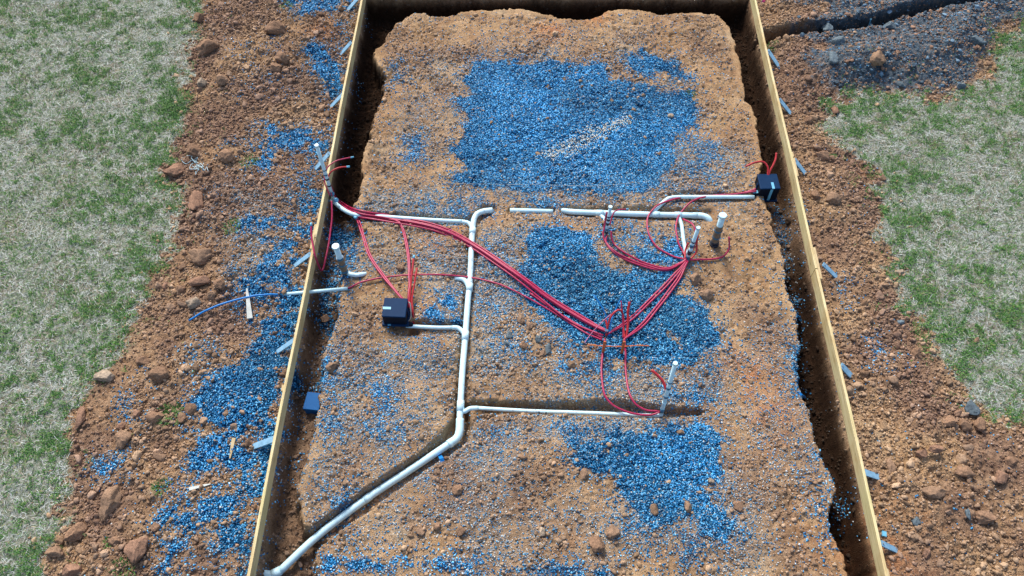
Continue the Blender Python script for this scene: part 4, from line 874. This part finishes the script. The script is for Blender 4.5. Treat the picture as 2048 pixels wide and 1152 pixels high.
cl = [(567,117,30,30,'squarish clod outside the left board above the others','clay'),(556,136,26,20,'clod just below the squarish one at the upper left','clay'),(552,60,40,32,'broad clod at the top left near the far board','clay'),
 (393,404,36,48,'tall block of clay standing at the left lawn edge below the wire tangle','red'),(352,342,48,34,'big clod left of the wire tangle','red'),(390,303,34,30,'clod above the wire tangle','clay'),(453,312,36,28,'rounded clod right of the wire tangle','clay'),
 (417,97,42,34,'broad clod on the upper left bank','clay'),(447,160,30,30,'clod below the broad one on the upper left bank','tan'),(405,166,24,22,'greyish lump beside the lawn at upper left','pale'),(398,38,24,22,'clod by the lawn at the very top left','clay'),
 (407,511,52,34,'wide tan clod on the left bank above the slab','tan'),(402,561,52,26,'flat slab of red clay on the left bank','red'),(440,567,26,26,'clod touching the right end of the flat slab','clay'),(361,577,22,18,'small clod left of the flat slab','clay'),(424,592,22,20,'rounded clod above the blue tube tip','tan'),
 (388,606,34,24,'grey-brown rock left of the blue tube tip','pale'),(332,569,16,20,'pale reddish clod at the lawn edge near the slab','red'),(322,748,44,34,'large clod above the big left gravel patch','clay'),(212,752,36,26,'pale clod on the left lawn corner','pale'),(285,722,34,20,'low clod near the lawn corner on the left','clay'),
 (163,831,28,54,'tall upright clay block standing alone at the left lawn edge','red'),(274,827,22,22,'round clod right of the tall upright block','red'),(310,832,42,22,'long clod lying diagonally left of the bright weed','clay'),(383,815,24,26,'round clod against the left gravel patch','clay'),(366,836,22,22,'clod touching the bright weed','clay'),
 (247,873,46,40,'broken heap clod below the round ones at the left','tan'),(243,852,26,18,'clod on top of the broken heap at the left','red'),(222,1000,42,62,'largest cracked tan clod on the lower left bank','tan'),(210,1025,26,34,'lower half of the cracked tan clod','tan'),(154,1062,44,34,'clod at the lawn edge on the lower left','clay'),
 (278,1096,52,60,'big rounded clod near the bottom left','red'),(147,1136,34,30,'pale clod at the bottom left corner','red'),(112,1102,40,24,'orange-brown clod lying out on the lawn at lower left','tan'),(312,1052,20,18,'small clod between the cracked and the big rounded one','clay'),(232,1082,30,20,'flat clod left of the big rounded one','clay'),
 (1898,843,32,26,'left clod of the trio below the right lawn','clay'),(1927,851,34,28,'middle clod of the trio below the right lawn','clay'),(1958,846,26,28,'right clod of the trio below the right lawn','clay'),(1869,897,30,20,'reddish wedge clod on the lower right bank','red'),(1843,906,28,20,'clod left of the reddish wedge','red'),
 (1779,926,24,42,'upright olive-tan clod beside the near right board','tan'),(1998,955,30,28,'clod at the far right of the lower bank','red'),(1969,1031,42,32,'largest rounded clod on the lower right bank','clay'),(1870,982,52,26,'long low clod on the lower right bank','tan'),(1925,942,40,24,'ridge-shaped clod on the lower right bank','clay'),
 (1831,1042,18,20,'round grey stone on the lower right bank','grey'),(1934,1025,14,26,'slim grey stone left of the largest right clod','grey'),(2020,922,24,20,'small clod at the right edge of the photo','clay'),(1852,1104,24,22,'reddish clod near the bottom right','red'),(1831,707,26,26,'clod on the right bank beside the lawn','clay'),
 (1629,391,24,22,'clod just outside the right board level with the black box','clay'),(1661,399,36,26,'flat clod right of the one by the right board','tan'),(1754,117,32,28,'round brown clod in the grey shale spoil','tan'),(1652,59,24,20,'upper blue-grey block beside the side trench','grey'),(1779,52,30,18,'blue-grey block farther along the side trench','grey'),
 (1665,114,22,26,'blue-grey block where the shale meets the brown clay','grey'),(1678,86,30,24,'blue-grey block between the two others by the side trench','grey'),(1671,221,18,20,'reddish clod at the right lawn corner','red'),(1617,240,18,18,'small round clod on the upper right bank','clay'),(1644,312,28,20,'low clod on the right bank above the black box level','clay'),
 (1920,172,20,16,'pale stone at the lawn edge under the shale','grey'),(1800,167,14,16,'small blue-grey stone at the foot of the shale','grey'),(1960,129,16,12,'brown stone left of its twin on the upper right lawn','tan'),(1976,129,16,12,'brown stone right of its twin on the upper right lawn','tan'),(1951,82,34,20,'grey lump at the right end of the shale spoil','grey'),
 (1800,545,26,14,'flat pale stone at the right lawn edge','pale'),(1802,644,18,10,'flat grey stone on the middle right bank','grey'),(1952,680,14,11,'single tan stone out on the right lawn','tan'),(1943,815,34,28,'grey flat stone at the lower corner of the right lawn','grey'),
 (1389,556,30,28,'upper clod of the pair right of the middle gravel patch','tan'),(1411,588,30,28,'lower clod of the pair right of the middle gravel patch','tan'),(1096,694,16,28,'upright blue-grey stone in the small heap on the pad','grey'),(1076,675,14,20,'grey stone left in the small heap on the pad','grey'),(1018,668,16,18,'grey stone at the left of the small heap on the pad','grey'),(1012,686,14,12,'lower left grey stone of the small heap','grey'),
 (1060,650,20,18,'clay clod on top of the small heap on the pad','tan'),(1040,640,18,16,'clay clod at the upper left of the small heap','tan'),(1085,706,18,14,'clay clod at the foot of the small heap','tan'),(1048,690,18,16,'clay clod in the middle of the small heap','clay'),(665,732,28,24,'clod at the left edge of the pad above the blue box','tan'),(650,637,20,18,'clod lying in the left trench','clay'),
 (802,534,16,16,'small round clod right of the curved red tube','tan'),(914,978,22,22,'round clod right of the diagonal drain','clay'),(841,1061,26,18,'oval clod below the diagonal drain','tan'),(875,1052,16,14,'small clod beside the oval one below the diagonal drain','clay'),(922,1061,20,18,'clod right of the small ones near the pad bottom','clay'),
 (1168,948,18,20,'round tan stone left of the lower gravel patch','tan'),(1084,1064,20,20,'grey stone on the bottom part of the pad','pale'),(1361,863,18,13,'brown stone on the upper rim of the lower gravel patch','tan'),(1422,960,14,14,'white stone at the right rim of the lower gravel patch','pale'),(1476,1009,20,22,'round clod right of the lower gravel patch','clay'),(1457,1025,9,11,'bright white pebble right of the lower gravel patch','pale'),
 (1467,878,10,9,'white pebble at the upper right of the lower gravel patch','pale'),(1224,1064,38,26,'large pale clod left of the lower gravel tip','tan'),(1194,1086,34,34,'clod below the large pale one','clay'),(1374,1008,20,24,'tan clod inside the lower gravel patch','tan'),(1340,232,15,11,'pale stone on the right part of the far gravel patch','pale'),(1318,307,13,9,'tan stone low on the far gravel patch','tan'),(1290,774,13,12,'pale chip stone between the two red tubes and the lower riser','pale')]
for a_ in cl: clod(*a_)
